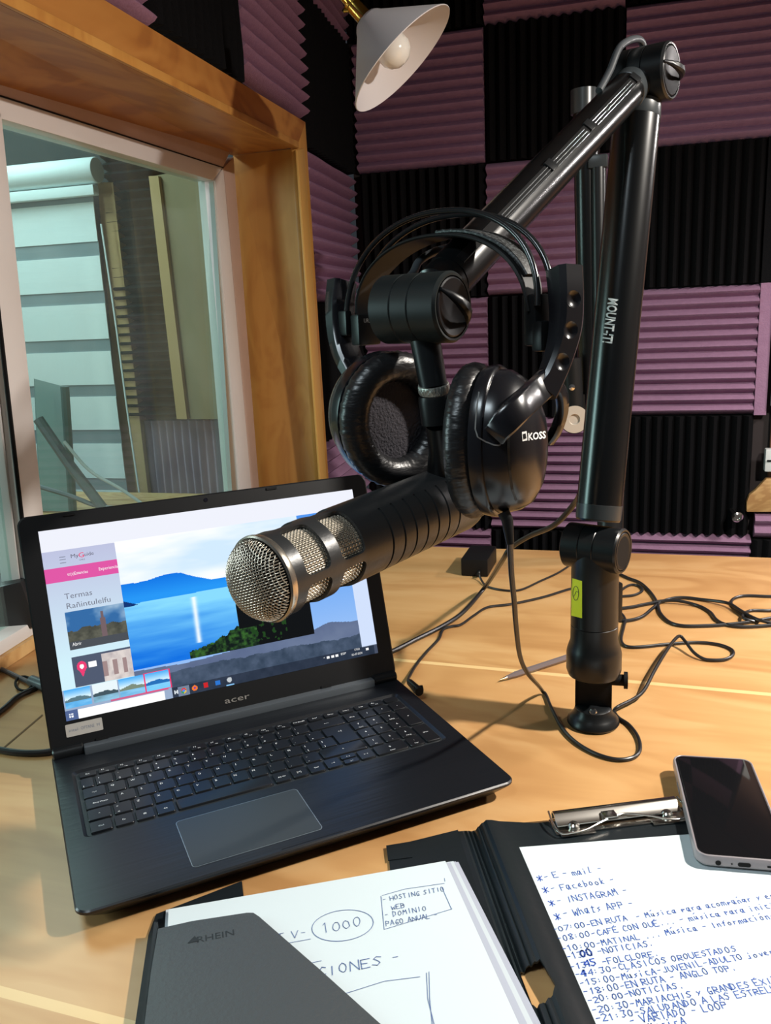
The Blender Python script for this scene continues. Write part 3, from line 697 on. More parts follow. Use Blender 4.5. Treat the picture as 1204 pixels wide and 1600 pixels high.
    for i, x in enumerate((.004, .083, .159, .236)):
        m = (u > x) & (u < x + .073) & (v > .842) & (v < .938); t = (v - .842) / .096
        c = lerp((.25, .65, .95), (.85, .95, 1), t * 2); mt = .45 + .3 * abs((u - x) / .073 - .5) - .1 * nz(90, 1, i + 90, 3)
        if i == 1: c = np.ones_like(c) * (.9, .95, .97)
        c = np.where((t > mt)[..., None], np.array([(.32, .45, .50), (.22, .30, .34), (.45, .52, .45), (.1, .4, .7)][i]), c)
        c = np.where((t > .66)[..., None], lerp([(.15, .55, .85), (.35, .50, .55), (.3, .6, .8), (.35, .75, .95)][i], (.6, .85, 1), nz(30, 60, 70 + i)), c); setc(m, c)
    m = (u > .233) & (u < .312) & (v > .838) & (v < .942) & ~((u > .236) & (u < .309) & (v > .843) & (v < .937)); setc(m, (.93, .16, .38))
    # task icons
    setc((abs(u - .345) < .017) & (abs(v - .973) < .026), (.42, .48, .58))
    def disc(cx, cy, r, col): m = ((u - cx) / r) ** 2 + ((v - cy) / (r * 1.78)) ** 2 < 1; setc(m, col)
    disc(.345, .973, .0085, (.9, .75, .15)); m = (((u - .345) / .0085) ** 2 + ((v - .973) / .0151) ** 2 < 1); setc(m & (v < .971), (.85, .2, .15)); setc(m & (v > .973) & (u < .345), (.15, .6, .3)); disc(.345, .973, .004, (.25, .5, .95))
    disc(.379, .972, .0085, (.95, .45, .12)); disc(.379, .971, .004, (.5, .2, .6))
    setc((abs(u - .414) < .007) & (abs(v - .970) < .014), (.78, .1, .12)); setc((abs(u - .452) < .008) & (abs(v - .970) < .013), (.12, .42, .8)); disc(.489, .968, .008, (.75, .78, .8))
    setc((abs(u - .489) < .013) & (abs(v - .996) < .003), (.5, .75, .95))
    for x in (.318, .325): setc((abs(u - x) < .002) & (abs(v - .972) < .011), (.85, .88, .9))
    setc((abs(u - .3215) < .006) & (abs(v - .972) < .0025), (.85, .88, .9))
    for dx, dy in ((-1, -1), (1, -1), (-1, 1), (1, 1)): setc((abs(u - .015 - dx * .0032) < .0026) & (abs(v - .975 - dy * .0058) < .0047), (.95, .97, 1))
    for i in range(3): setc((abs(u - .055) < .008) & (abs(v - .150 - i * .015) < .0018), (.45, .47, .55))
    return C * .92 + .06  # lifts all colours: a pale wash of reflected light painted into the display
NU, NVV = 516, 290
Cc = paint(NU, NVV)
xs = np.linspace(XO, XO + .3442, NU + 1); ss = np.linspace(S1, S0, NVV + 1)
X, S = np.meshgrid(xs, ss); dd = .00035
co = np.stack([HG.x + X, HG.y + AX.y * S + AN.y * dd, HG.z + AX.z * S + AN.z * dd], -1).reshape(-1, 3)
idx = np.arange((NU + 1) * (NVV + 1)).reshape(NVV + 1, NU + 1)
q = np.stack([idx[1:, :-1], idx[1:, 1:], idx[:-1, 1:], idx[:-1, :-1]], -1).reshape(-1, 4)
me = bpy.data.meshes.new('display'); me.from_pydata(co.tolist(), [], q.tolist()); me.update()
ca_ = me.attributes.new('screen', 'FLOAT_COLOR', 'FACE')
lin = np.where(Cc <= .04045, Cc / 12.92, ((Cc + .055) / 1.055) ** 2.4).reshape(-1, 3)
ca_.data.foreach_set('color', np.concatenate([lin, np.ones((len(lin), 1))], 1).ravel())
sm_ = bpy.data.materials.new('screen_light'); sm_.use_nodes = True; nt = sm_.node_tree; nt.nodes.clear()
at_ = nt.nodes.new('ShaderNodeAttribute'); at_.attribute_name = 'screen'
em = nt.nodes.new('ShaderNodeEmission'); em.inputs[1].default_value = 1.0; ou_ = nt.nodes.new('ShaderNodeOutputMaterial')
nt.links.new(at_.outputs['Color'], em.inputs[0]); nt.links.new(em.outputs[0], ou_.inputs[0]); me.materials.append(sm_)
disp = bpy.data.objects.new('display', me); COL.objects.link(disp); disp.parent = lap
def stext(mb, t, u, v, h, w=None):     # lettering on the screen, v = base line, h cap height in screen heights
    o = lidpt(XO + u * .3442, S1 - v * .1935, .0006); lettering(mb, t, o, V((1, 0, 0)), AX, height=h * .1935, width=w * .3442 if w else None)
tA_ = MB(); stext(tA_, 'Termas', .045, .372, .029, .078); stext(tA_, 'Rañintulelfu', .047, .424, .029, .125)
o = lobj(tA_, 'page_heading', emis('txt_grey', (.16, .17, .22), 1.0), parent=disp, smooth=0)
tB_ = MB(); stext(tB_, 'My', .079, .162, .020, .022); stext(tB_, 'uide', .117, .162, .020, .027); stext(tB_, 'CHILE', .101, .182, .008, .016)
o = lobj(tB_, 'page_name', emis('txt_dark', (.10, .10, .14), 1.0), parent=disp, smooth=0)
tC_ = MB(); stext(tC_, 'G', .101, .166, .026, .015); o = lobj(tC_, 'page_letter', emis('txt_red', (.80, .03, .12), 1.0), parent=disp, smooth=0)
tD_ = MB(); stext(tD_, 'tc(s)Estancias', .062, .252, .016, .058); stext(tD_, 'Experiencia', .152, .250, .017, .055); stext(tD_, 'Abrir', .047, .622, .018, .026)
stext(tD_, '^', .806, .968, .012); stext(tD_, 'ESP', .868, .966, .012, .018); stext(tD_, '17:03', .918, .958, .012, .018); stext(tD_, '02-07-2024', .905, .984, .012, .038)
for x in (.822, .838, .853, .963): tD_.prism([lidpt(XO + (x + a * .005) * .3442, S1 - (.963 + b * .007) * .1935, .0006) for a, b in ((-1, -1), (1, -1), (1, 1), (-1, 1))], AN * .0001)
tD_.prism([lidpt(XO + a * .3442, S1 - b * .1935, .0006) for a, b in ((.083, .718), (.106, .718), (.106, .748), (.083, .748))], AN * .0001)
o = lobj(tD_, 'page_captions', emis('txt_white', (.9, .9, .9), 1.0), parent=disp, smooth=0)
# brand lettering, webcam, sticker
mk = MB(); lettering(mk, 'acer', lidpt(XO + .464 * .3442, S1 - 1.094 * .1935, .0004), V((1, 0, 0)), AX, height=.0062, width=.0275)
vs0 = len(mk.v); lobj(mk, 'brand_lettering', mat('brand_silver', (0.42, 0.40, 0.37), 0.3, 0.5), smooth=0)
wc = MB().lathe([(0, .0022), (.0006, .0022), (.0006, .0)], lidpt(XO + .502 * .3442, S1 + .0100, .0), AN, 20)
lobj(wc, 'webcam', mat('lens', (.01, .01, .015), .08))
tb_ = MB()
for u_ in (.09, .72): tb_.prism([lidpt(XO + u_ * .3442 + a, lt - .001 + b, .0001) for a, b in ((-.006, -.0035), (.006, -.0035), (.006, -.001), (-.006, -.001))], AN * .0012)
for u_ in (.09, .80): tb_.prism([lidpt(XO + u_ * .3442 + a, .010 + b, .0001) for a, b in ((-.006, -.0015), (.006, -.0015), (.006, .001), (-.006, .001))], AN * .0012)
lobj(tb_, 'lid_bumpers', matt)
sk = MB(); sk.prism([lidpt(x, s, .0003) for x, s in rrect(XO - .002, S1 - 1.083 * .1935, XO + .0335, S1 - 1.018 * .1935, .001)], AN * .0002)
stk = lobj(sk, 'sticker', mat('sticker', (0.42, 0.40, 0.37), 0.35)); stk['label'] = 'silver rectangular sticker on the lower left bezel'
sk2 = MB(); lettering(sk2, 'OPTANE', lidpt(XO + .0125, S1 - 1.058 * .1935, .0006), V((1, 0, 0)), AX, height=.0032, width=.013); lettering(sk2, 'intel', lidpt(XO + .001, S1 - 1.058 * .1935, .0006), V((1, 0, 0)), AX, height=.003, width=.0085)
lettering(sk2, 'M', lidpt(XO + .028, S1 - 1.058 * .1935, .0006), V((1, 0, 0)), AX, height=.003)
lobj(sk2, 'sticker_lettering', mat('sticker_ink', (0.20, 0.22, 0.27), 0.4), parent=stk, smooth=0)

# ------------------------------------------------------------------ boom arm
AXB = azd(128); EB = azd(38)
FOOT = V((0.4448, -0.6636, 0))
def plane_pt(x, y, off=0.0):             # point on the arm's own vertical plane
    r = rayd(x, y); return CAM + r * ((AXB.dot(FOOT) + off - AXB.dot(CAM)) / AXB.dot(r))
def joint(mb, c, ax, r, L, ring=True):
    g = .0008; h = L / 2
    mb.lathe([(-h, 0), (-h, r * .9), (-h + .0015, r), (-h * .32 - g, r), (-h * .32, r - .0007), (-h * .32 + g, r), (h * .20 - g, r), (h * .20, r - .0007), (h * .20 + g, r), (h - .002, r), (h, r - .0015), (h - .0002, r - .003), (h - .003, r - .0036), (h - .003, 0)], c, ax, 48, cap=False)
def knob(c, ax, r, parent, ang=25, open_=False):
    u = V((0, 0, 1)); s = ax.cross(u).normalized(); a = math.radians(ang); d = s * math.cos(a) + u * math.sin(a); e = ax.cross(d)
    mb = MB(); rr = r - .004
    mb.lathe([(-.003, 0), (-.003, rr), (.0005, rr), (.0012, rr - .001), (.0002, rr * .7), (-.0012, rr * .3), (-.0012, 0)], c, ax, 40, cap=False)
    if open_:
        MB().lathe([(.0002, rr - .0006), (.0006, rr - .0006), (.0006, 0)], c, ax, 40).build('hollow_shade_disc', matt, parent)  # flat black disc painting the shade inside the open joint
    if not open_:
        W = [e * .003, e * .0016, e * -.0016, e * -.003]
        for k in (-1, 1):
            pts = [c + d * (rr * .98 * k) + ax * .0, c + d * (rr * .55 * k) + ax * .006, c + ax * .009]
        path = [c + d * (rr * 1.0 * t) + ax * (.001 + .0085 * (1 - t * t)) for t in (-1, -.7, -.35, 0, .35, .7, 1)]
        ws = [.002, .0045, .0065, .0075, .0065, .0045, .002]
        mb.sweep(path, e, ax, ws, [.002, .004, .006, .007, .006, .004, .002], .5)
    mb.build('knob', knobm, parent, smooth=40)
knobm = mat('knob_gloss', (0.006, 0.0065, 0.008), 0.36, 0, 0.25)
collar = mat('collar_grey', (0.026, 0.031, 0.034), 0.30, 0, 0.5)
railm = mat('rail_gloss', (0.003, 0.003, 0.0035), 0.5, 0, 0.15)
boom = thing('boom_arm', 'large black microphone boom arm standing upright on the desk', 'boom arm', FOOT)
BJ = V((FOOT.x, FOOT.y, 0.196)); TJ = plane_pt(1000, 120); MJ = plane_pt(655, 482)
# foot, bracket, column
MB().lathe([(0.0005, 0), (0.0005, .026), (.003, .0275), (.006, .0268), (.010, .0235), (.014, .0205), (.019, .0190), (.021, .016), (.021, 0)], FOOT, (0, 0, 1), 44, cap=False).build('foot_pad', satin, boom)
fc = toward(V((FOOT.x, FOOT.y, .022)), 0); fdir = (V((CAM.x, CAM.y, 0)) - V((FOOT.x, FOOT.y, 0))).normalized(); fside = V((-fdir.y, fdir.x, 0))
MB().lathe([(0, .0035), (.003, .004), (.0045, .0028), (.0045, 0)], FOOT + fdir * .0135 + V((0, 0, .0195)), (fdir + V((0, 0, .6))).normalized(), 16).build('screw', chrome, boom)
bk_ = MB(); Rb = Matrix((fside, fdir, V((0, 0, 1)))).transposed()
bk_.box(FOOT + V((0, 0, .045)) - fdir * .002, (.038, .006, .062), Rb); bk_.box(FOOT + V((0, 0, .045)) + fside * .0165 - fdir * .012, (.005, .026, .060), Rb)
bk_.box(FOOT + V((0, 0, .045)) - fside * .0165 - fdir * .012, (.005, .026, .060), Rb)
bk_.build('clamp_bracket', matt, boom, bevel=.0008)
MB().lathe([(0, .006), (.017, .006), (.0171, .009), (.021, .009), (.021, 0)], FOOT + V((0, 0, .05)) - fdir * .004 - fside * -.014, -fside * -1, 16).build('clamp_bolt', matt, boom)
MB().lathe([(.055, 0), (.055, .022), (.058, .0265), (.064, .0285), (.082, .0285), (.088, .0272), (.096, .0245), (.1125, .0242), (.113, .0236), (.1135, .0242), (.172, .0240), (.180, .0235), (.196, .0225)], FOOT, (0, 0, 1), 56, cap=False).build('column', satin, boom)
col_o = bpy.data.objects['column']
lk = MB(); lk.box(FOOT + V((0, 0, .135)) + azd(75) * .0255, (.008, .012, .042), Matrix((azd(75), azd(-15), V((0, 0, 1)))).transposed()); lk.build('lock_lever', satin, boom, bevel=.002)
jb = MB(); joint(jb, BJ + AXB * .0, AXB, .0232, .060); jb.build('base_joint', satin, boom)
knob(BJ + AXB * .029, AXB, .0232, boom, open_=True)
# upright
up0, up1 = BJ, TJ; ud = (up1 - up0).normalized()
LU = (up1 - up0).length
MB().lathe([(.028, 0), (.028, .0215), (.030, .0222), (.044, .0222), (.0445, .0228), (LU - .040, .0228), (LU - .040, .0222), (LU - .028, .0222), (LU - .018, .019), (LU - .01, .010)], up0, ud, 64, cap=False).build('upright_tube', mat('tube_black', (0.003, 0.0035, 0.004), 0.24, 0.0, 0.55), boom)
upr = bpy.data.objects['upright_tube']
cb_ = MB()
cb_.lathe([(.030, .0226), (.0445, .0231), (.0447, .0226)], up0, ud, 56, cap=False); cb_.lathe([(LU - .041, .0226), (LU - .040, .0231), (LU - .026, .0224)], up0, ud, 56, cap=False)
cb_.build('end_collar', collar, boom)
jt = MB(); joint(jt, TJ + AXB * .004, AXB, .0262, .054); jt.build('top_joint', satin, boom)
knob(TJ + AXB * .030, AXB, .0262, boom, ang=12)
# upper arm
ud2 = (MJ - TJ).normalized(); LA = (MJ - TJ).length; nin = AXB.cross(ud2).normalized()
if nin.z < 0: nin = -nin
MB().lathe([(.022, .012), (.026, .0172), (.040, .0172), (.0405, .0176), (LA - .040, .0176), (LA - .040, .0172), (LA - .024, .0172), (LA - .020, .012)], TJ, ud2, 56, cap=True).build('upper_arm', MATS['tube_black'], boom)
c2 = MB(); c2.lathe([(.024, .0170), (.026, .0180), (.040, .0180), (.0407, .0172)], TJ, ud2, 48, cap=False); c2.build('end_collar', collar, boom)
rails = MB(); nr_ = (nin * math.cos(.80) + AXB * math.sin(.80)); nt_ = ud2.cross(nr_)
for s0, s1 in ((.055, .150), (.168, .235), (.245, .33)):
    for off in (-.0050, -.0022, .0006):
        p = [TJ + ud2 * s + nr_ * .0178 + nt_ * off for s in (s0, min(s1, LA - .05))]
        rails.sweep(p, nt_, nr_, .0007, .0008, .3)
rails.build('cable_rail', mat('rail_bright', (0.45, 0.48, 0.50), 0.2, 0.8), boom)
cc = MB(); cc.sweep([TJ + ud2 * s + nr_ * .0150 for s in (.045, LA - .045)], nt_, nr_, .008, .0053, .3); cc.build('cable_cover', railm, boom)
for s in (.158, .045, .24): MB().box(TJ + ud2 * s + nr_ * .0176, (.010, .010, .003), Matrix((ud2, nt_, nr_)).transposed()).build('cover_clip', satin, boom, bevel=.0006)
jm = MB(); joint(jm, MJ, AXB, .0237, .056); jm.build('microphone_joint', mat('joint_fabric', (0.009, 0.012, 0.012), 0.42, 0, 0.35), boom)
knob(MJ + AXB * .0272, AXB, .0237, boom, ang=38)
dg_ = bvh_of(upr)
lt_ = MB(); vs, fs = text_mesh('MOUNT-IT!'); wd = max(x for x, y in vs); k = 70 / wd
# finer copy of the lettering wraps round the tube
decal(lt_, vs, fs, 950.5, 465, -.14 * k, 1.0 * k, 15 / .7, 2.0 / .7, dg_, .0006)
lt_.build('tube_lettering', whitep, boom, smooth=0)
def decal_grid(pix, bvh, nx, ny, lift, mb):
    (x0, y0), (x1, y1), (x2, y2), (x3, y3) = pix
    vs = []; 
    for j in range(ny + 1):
        for i in range(nx + 1):
            s, t = i / nx, j / ny
            vs.append(((x0 * (1 - s) + x1 * s) * (1 - t) + (x3 * (1 - s) + x2 * s) * t, (y0 * (1 - s) + y1 * s) * (1 - t) + (y3 * (1 - s) + y2 * s) * t))
    fs = [(j * (nx + 1) + i, j * (nx + 1) + i + 1, (j + 1) * (nx + 1) + i + 1, (j + 1) * (nx + 1) + i) for j in range(ny) for i in range(nx)]
    decal(mb, vs, fs, 0, 0, 1, 0, 0, 1, bvh, lift)
bc = bvh_of(col_o)
ys = MB(); decal_grid([(892, 903), (909, 908), (909, 966), (892, 962)], bc, 8, 6, .0005, ys)
ylw = ys.build('label_sticker', mat('yellow_label', (0.78, 0.85, 0.02), 0.5), boom, smooth=60); ylw['label'] = 'bright yellow paper label on the column'
def pen_line(mb, pts, px_w, bvh, lift):
    for (x0, y0), (x1, y1) in zip(pts, pts[1:]):
        d = math.hypot(x1 - x0, y1 - y0) or 1; nx, ny = -(y1 - y0) / d * px_w / 2, (x1 - x0) / d * px_w / 2
        decal(mb, [(x0 + nx, y0 + ny), (x1 + nx, y1 + ny), (x1 - nx, y1 - ny), (x0 - nx, y0 - ny)], [(0, 1, 2, 3)], 0, 0, 1, 0, 0, 1, bvh, lift)
ym = MB(); pen_line(ym, [(899 + 4.5 * math.cos(t / 3), 927 + 11 * math.sin(t / 3)) for t in range(20)], 1.0, bc, .0009)
pen_line(ym, [(895 + t, 931 - t * 1.0 + 2 * math.sin(t)) for t in range(9)], 1.0, bc, .0009)
ym.build('pen_mark', mat('pen_dark', (0.12, 0.14, 0.03), 0.6), ylw, smooth=0)
# microphone stem
S0_ = MJ + V((0, 0, -.018)); S1_ = at(677, 604, .595); S2_ = at(678.5, 618, .598); S3_ = at(683, 662, .603); S4_ = at(692, 735, .632)
MB().tube([MJ + (S1_ - MJ) * .25, MJ + (S1_ - MJ) * .8, S1_], [.0108, .0100, .0098], 28).build('stem', satin, boom)

# ------------------------------------------------------------------ microphone
H0 = at(410, 905, .515); MD = (R_ * .645 + U_ * .262 + F_ * .715).normalized()
MR = .0267; ML = .205
MU = (V((0, 0, 1)) - MD * MD.z).normalized(); MS = MD.cross(MU)
mic = thing('microphone', 'large black broadcast microphone with silver wire grille facing left', 'microphone', H0)
bodym = mat('mic_body', (0.030, 0.031, 0.032), 0.36, 0.25, 0.5, bump=(300, 0.05))
def rad(th): return MU * math.cos(th) + MS * math.sin(th)
mb = MB()
mb.lathe([(.003, MR - .0022), (.003, MR), (.068, MR), (ML - .010, MR), (ML - .004, MR - .0012), (ML - .004, MR - .0022), (.068, MR - .0022)], H0, MD, 128, up=MU, cap=False)
mb.loops([[mb.v[i] for i in range(0)]]) if False else None
# close the profile into a ring-shaped shell
n_ = 128; k_ = 6 * n_
mb.f += [(k_ + i, k_ + (i + 1) % n_, (i + 1) % n_, i) for i in range(n_)]; mb.m += [0] * n_
body = mb.build('body', bodym, None)
cut = []
def slot(x0, x1, t0, t1, rc, r_in, r_out):
    """rounded opening in (axis, angle) space"""
    half = (t1 - t0) / 2 * MR; cx, ct_ = (x0 + x1) / 2, (t0 + t1) / 2; L2 = (x1 - x0) / 2
    q = rrect(-L2, -half, L2, half, rc, 6)
    # subdivide long edges so that the cutter follows the curve
    pts = []
    for (a, b), (c, d) in zip(q, q[1:] + q[:1]):
        m = max(1, int(max(abs(c - a), abs(d - b)) / .002))
        pts += [(a + (c - a) * t / m, b + (d - b) * t / m) for t in range(m)]
    lo_ = [[H0 + MD * (cx + a) + rad(ct_ + b / MR) * r for a, b in pts] for r in (r_in, r_out)]
    mbc = MB(); mbc.v = [tuple(p) for l in lo_ for p in l]; n = len(pts)
    mbc.f = [(i, (i + 1) % n, n + (i + 1) % n, n + i) for i in range(n)]; mbc.m = [0] * n
    # caps as strips
    bm_ = bmesh.new(); vv = [bm_.verts.new(p) for p in mbc.v]
    for f in mbc.f: bm_.faces.new([vv[i] for i in f])
    for base_ in (0, n):
        f = bm_.faces.new([vv[base_ + i] for i in range(n)])
    bmesh.ops.triangulate(bm_, faces=[f for f in bm_.faces if len(f.verts) > 4])
    bmesh.ops.recalc_face_normals(bm_, faces=bm_.faces)
    me_ = bpy.data.meshes.new('c'); bm_.to_mesh(me_); bm_.free()
    c = bpy.data.objects.new('c', me_); COL.objects.link(c); c.hide_render = True; return c
# viewing side: angle that faces the camera
vdir = (CAM - H0); vdir = (vdir - MD * vdir.dot(MD)).normalized(); TH0 = math.atan2(vdir.dot(MS), vdir.dot(MU))
SGN = 1 if (rad(TH0 + .5) - rad(TH0)).dot(V((0, 0, 1))) > 0 else -1      # + goes up
WIN = []
for x0, x1 in ((.0125, .0335), (.0435, .0650)):
    for k in range(4):
        cth = TH0 + SGN * (math.radians(18) + k * math.pi / 2)
        cut.append(slot(x0, x1, cth - math.radians(39), cth + math.radians(39), .0045, MR - .007, MR + .02))
for i in range(7):
    x = .092 + i * .0125
    for side in (0, math.pi):
        cth = TH0 + SGN * math.radians(-30) + side
        mbc = MB(); lo_ = []
        for k in range(41):
            th = cth + math.radians(60 * (k / 20 - 1)); d_ = rad(th)
            lo_.append([H0 + MD * (x + a) + d_ * r for a, r in ((-.0009, MR - .0017), (.0009, MR - .0017), (.0009, MR + .003), (-.0009, MR + .003))])
        c = mbc.loops(lo_).build('c', matt, None, smooth=0); c.hide_render = True; cut.append(c)
boolean(body, cut); adopt(body, mic)
core = MB(); core.lathe([(.0, MR - .0046), (.07, MR - .0046), (ML - .006, MR - .0032), (ML - .006, 0)], H0, MD, 48, cap=True)
core.build('inner_sleeve', matt, mic)
MB().lathe([(ML - .0045, 0), (ML - .0045, MR - .002), (ML - .001, MR - .003), (ML + .004, MR - .008), (ML + .005, 0)], H0, MD, 48, cap=False).build('end_ring', mat('beige_ring', (0.50, 0.43, 0.34), 0.35, 0.3), mic)
MB().lathe([(.004, MR - .002), (.0035, MR + .0004), (.0005, MR + .0012), (-.001, MR + .0010), (-.0018, MR - .0002), (-.0012, MR - .0015), (.003, MR - .0028)], H0, MD, 72, cap=False).build('front_ring', mat('satin_steel', (0.46, 0.42, 0.36), 0.25, 0.9), mic)
# woven wire: front dome and sleeve
wire = mat('grille_wire', (0.66, 0.60, 0.50), 0.28, 0.85)
def dome(u, v, lift):
    r = min(math.hypot(u, v) / (MR - .0008), 1.0); h = .0155 * (1 - r ** 2.6) ** 0.62 if r < 1 else 0
    return H0 - MD * (h + .0012 + lift)
fg = MB(); P_ = .00165; N_ = 15
ca45, sa45 = math.cos(.35), math.sin(.35)
for fam in (0, 1):
    for i in range(-N_, N_ + 1):
        c = i * P_; R0 = MR - .0010
        if abs(c) >= R0 - .0006: continue
        half = math.sqrt(R0 * R0 - c * c); nseg = max(6, int(2 * half / (P_ / 2))); pts = []
        for k in range(nseg + 1):
            t = -half + 2 * half * k / nseg
            t = math.copysign(half * math.sin(min(1, abs(t) / half) * PI / 2), t)
            s = math.cos(PI * t / P_ + (PI if (i + fam) % 2 else 0)) * .00036
            x, y = (t, c) if fam == 0 else (c, t); x, y = x * ca45 - y * sa45, x * sa45 + y * ca45
            pts.append(dome(x, y, s) + MU * y + MS * x)
        fg.tube(pts, .00036, 5, caps=False)
fg.build('front_grille', wire, mic, smooth=80)
MB().lathe([(-.0120, 0), (-.0108, MR * .55), (-.007, MR * .82), (0, MR - .004), (.004, MR - .004)], H0, MD, 40, cap=False).build('foam_lining', matt, mic)
sg = MB(); Rg = MR - .0034
for i in range(42):
    x = .0105 + i * .00140
    pts = [H0 + MD * (x + .0002 * math.cos(th * 55)) + rad(th) * (Rg + .0004 * math.cos(th * 55 + PI * (i % 2))) for th in [2 * PI * k / 220 for k in range(221)]]
    sg.tube(pts, .00040, 4, caps=False)
for j in range(110):
    th = 2 * PI * j / 110
    pts = [H0 + MD * (.0095 + k * .0014) + rad(th) * (Rg - .0004 * (1 if (k + j) % 2 else -1) * .8) for k in range(43)]
    sg.tube(pts, .00036, 4, caps=False)
sg.build('side_grille', wire, mic, smooth=80)
# mount on the microphone's back: knurled ring and swivel
MB().lathe([(0, .0095), (0, .0106), (.001, .0110), (.0052, .0110), (.0062, .0106), (.0062, .009)], S1_ - (S2_ - S1_).normalized() * .002, S2_ - S1_, 48).build('thread_ring', mat('knurled_steel', (0.42, 0.42, 0.38), 0.35, 0.8, bump=(900, 0.6, (1, 1, .3))), mic)
MB().tube([S2_, S2_ + (S3_ - S2_) * .15, S3_], [.0112, .0118, .0112], 28).build('swivel_mount', blackplastic, mic)
MB().tube([S3_, S3_ + (S4_ - S3_) * .5, S4_], [.0085, .0085, .012], 24).build('mount_neck', blackplastic, mic)

# ------------------------------------------------------------------ second boom arm at the far edge of the desk
b2 = thing('boom_arm', 'second black boom arm folded upright at the far desk edge, half hidden', 'boom arm', V((0.447, -0.045, 0)))
D2 = 1.50
BP = V((0.447, -0.045, 0)); 
def at2(x, y, off=0): return ony(x, y, BP.y + off)
MB().lathe([(0, 0), (0, .03), (.01, .028), (.02, .022), (.20, .022), (.22, .02), (.22, 0)], BP, (0, 0, 1), 32, cap=False).build('column', satin, b2)
tb2 = at2(921, 640); tb2b = V((BP.x, BP.y, .22))
MB().tube([tb2b, at2(922, 640), at2(915, 175)], .0200, 32).build('upright_tube', MATS['tube_black'], b2)
MB().tube([at2(938, 700, -.012), at2(934, 262, -.012)], .0125, 24).build('upper_arm', satin, b2)
MB().tube([at2(912, 178), at2(912, 140)], .0205, 32).build('top_joint', collar, b2)
MB().box(at2(934, 253, -.012), (.030, .022, .020)).build('cover_clip', collar, b2, bevel=.003)
MB().lathe([(-.03, 0), (-.03, .026), (.0, .026), (.0, 0)], at2(905, 640, -.02), azd(186), 36, cap=False).build('microphone_joint', satin, b2)
MB().lathe([(0, .0), (0, .009), (.002, .010), (.002, .0215), (.0035, .0225), (.0035, .009), (.001, .008)], at2(897, 655, -.055), azd(188), 36, cap=False).build('thread_ring', mat('ring_beige', (0.55, 0.50, 0.43), 0.4, 0.4), b2)
MB().lathe([(-.05, .018), (.0, .024), (.0, 0)], at2(897, 655, -.054), azd(188), 36).build('thread_mount', blackplastic, b2)
MB().tube([at2(892, 560, -.04), at2(896, 640, -.04)], .016, 20).build('mount_neck', blackplastic, b2)
MB().lathe([(0, .004), (.003, .005), (.004, 0)], at2(893, 605, -.06), azd(188), 14, cap=False).build('screw', chrome, b2)

# ------------------------------------------------------------------ headphones hung over the boom joint
HA = azd(140); HY = azd(230)            # from left cup to right cup; wearer's-front side (towards the camera's left)
hp = thing('headphones', 'black studio headphones hanging over the boom joint and microphone', 'headphones', at(700, 330, .61))
gloss = mat('headphone_gloss', (0.008, 0.008, 0.010), 0.24, 0, 0.5)
wirem = mat('band_wire', (0.014, 0.015, 0.016), 0.20, 0.2, 0.6)
leather = mat('ear_leather', (0.010, 0.010, 0.011), 0.36, 0, 0.45, bump=(120, 0.3, (1, 1, 3)))
LB, RB, PK = at(553, 490, .655), at(850, 478, .568), at(700, 333, .612)
def arc(L, R, P, n=36, ex=2.2, lo=0.0):
    mid = (L + R) / 2; hx = (R - L) / 2; up = P - mid; out = []
    for k in range(n + 1):
        t = PI * k / n; c, s = math.cos(t), math.sin(t)
        out.append(mid - hx * (math.copysign(abs(c) ** (2 / ex), c)) + up * (s ** (2 / ex)))
    return out
for sgn in (-1, 1):
    MB().tube([p + HY * (.0075 * sgn) for p in arc(LB, RB, PK + V((0, 0, .001 * sgn)))], .0022, 12).build('band_wire', wirem, hp)
SL, SR, SP = at(566, 494, .652), at(832, 486, .572), at(700, 368, .612)
pa = arc(SL, SR, SP, 40, 2.15); wd_, th_ = [], []
for i, p in enumerate(pa):
    t = (pa[min(i + 1, 40)] - pa[max(i - 1, 0)]).normalized(); wd_.append(HY); th_.append(HY.cross(t).normalized())
MB().sweep(pa, wd_, th_, [.012 + .018 * math.sin(PI * i / 40) ** .6 for i in range(41)], .0026, .8).build('head_strap', mat('strap', (0.008, 0.008, 0.008), 0.55, 0, 0.25), hp)
pd = MB(); i0_, i1_ = 19, 36
pd.sweep([pa[i] + th_[i] * .0026 * (1 if th_[20].z > 0 else -1) for i in range(i0_, i1_)], wd_[i0_:i1_], th_[i0_:i1_], [.010 + .010 * math.sin(PI * (i - i0_) / (i1_ - i0_)) for i in range(i0_, i1_)], .003, .6)
perf = bpy.data.materials.new('perforated_pad'); perf.use_nodes = True; nt = perf.node_tree; b = nt.nodes['Principled BSDF']; b.inputs['Roughness'].default_value = .5
tc = nt.nodes.new('ShaderNodeTexCoord'); vo = nt.nodes.new('ShaderNodeTexVoronoi'); vo.inputs['Scale'].default_value = 520; nt.links.new(tc.outputs['Object'], vo.inputs['Vector'])
cr = nt.nodes.new('ShaderNodeValToRGB'); cr.color_ramp.elements[0].position = .35; cr.color_ramp.elements[0].color = (.07, .075, .075, 1); cr.color_ramp.elements[1].position = .5; cr.color_ramp.elements[1].color = (.01, .01, .01, 1)
nt.links.new(vo.outputs['Distance'], cr.inputs[0]); nt.links.new(cr.outputs[0], b.inputs['Base Color'])
pd.build('strap_pad', perf, hp)
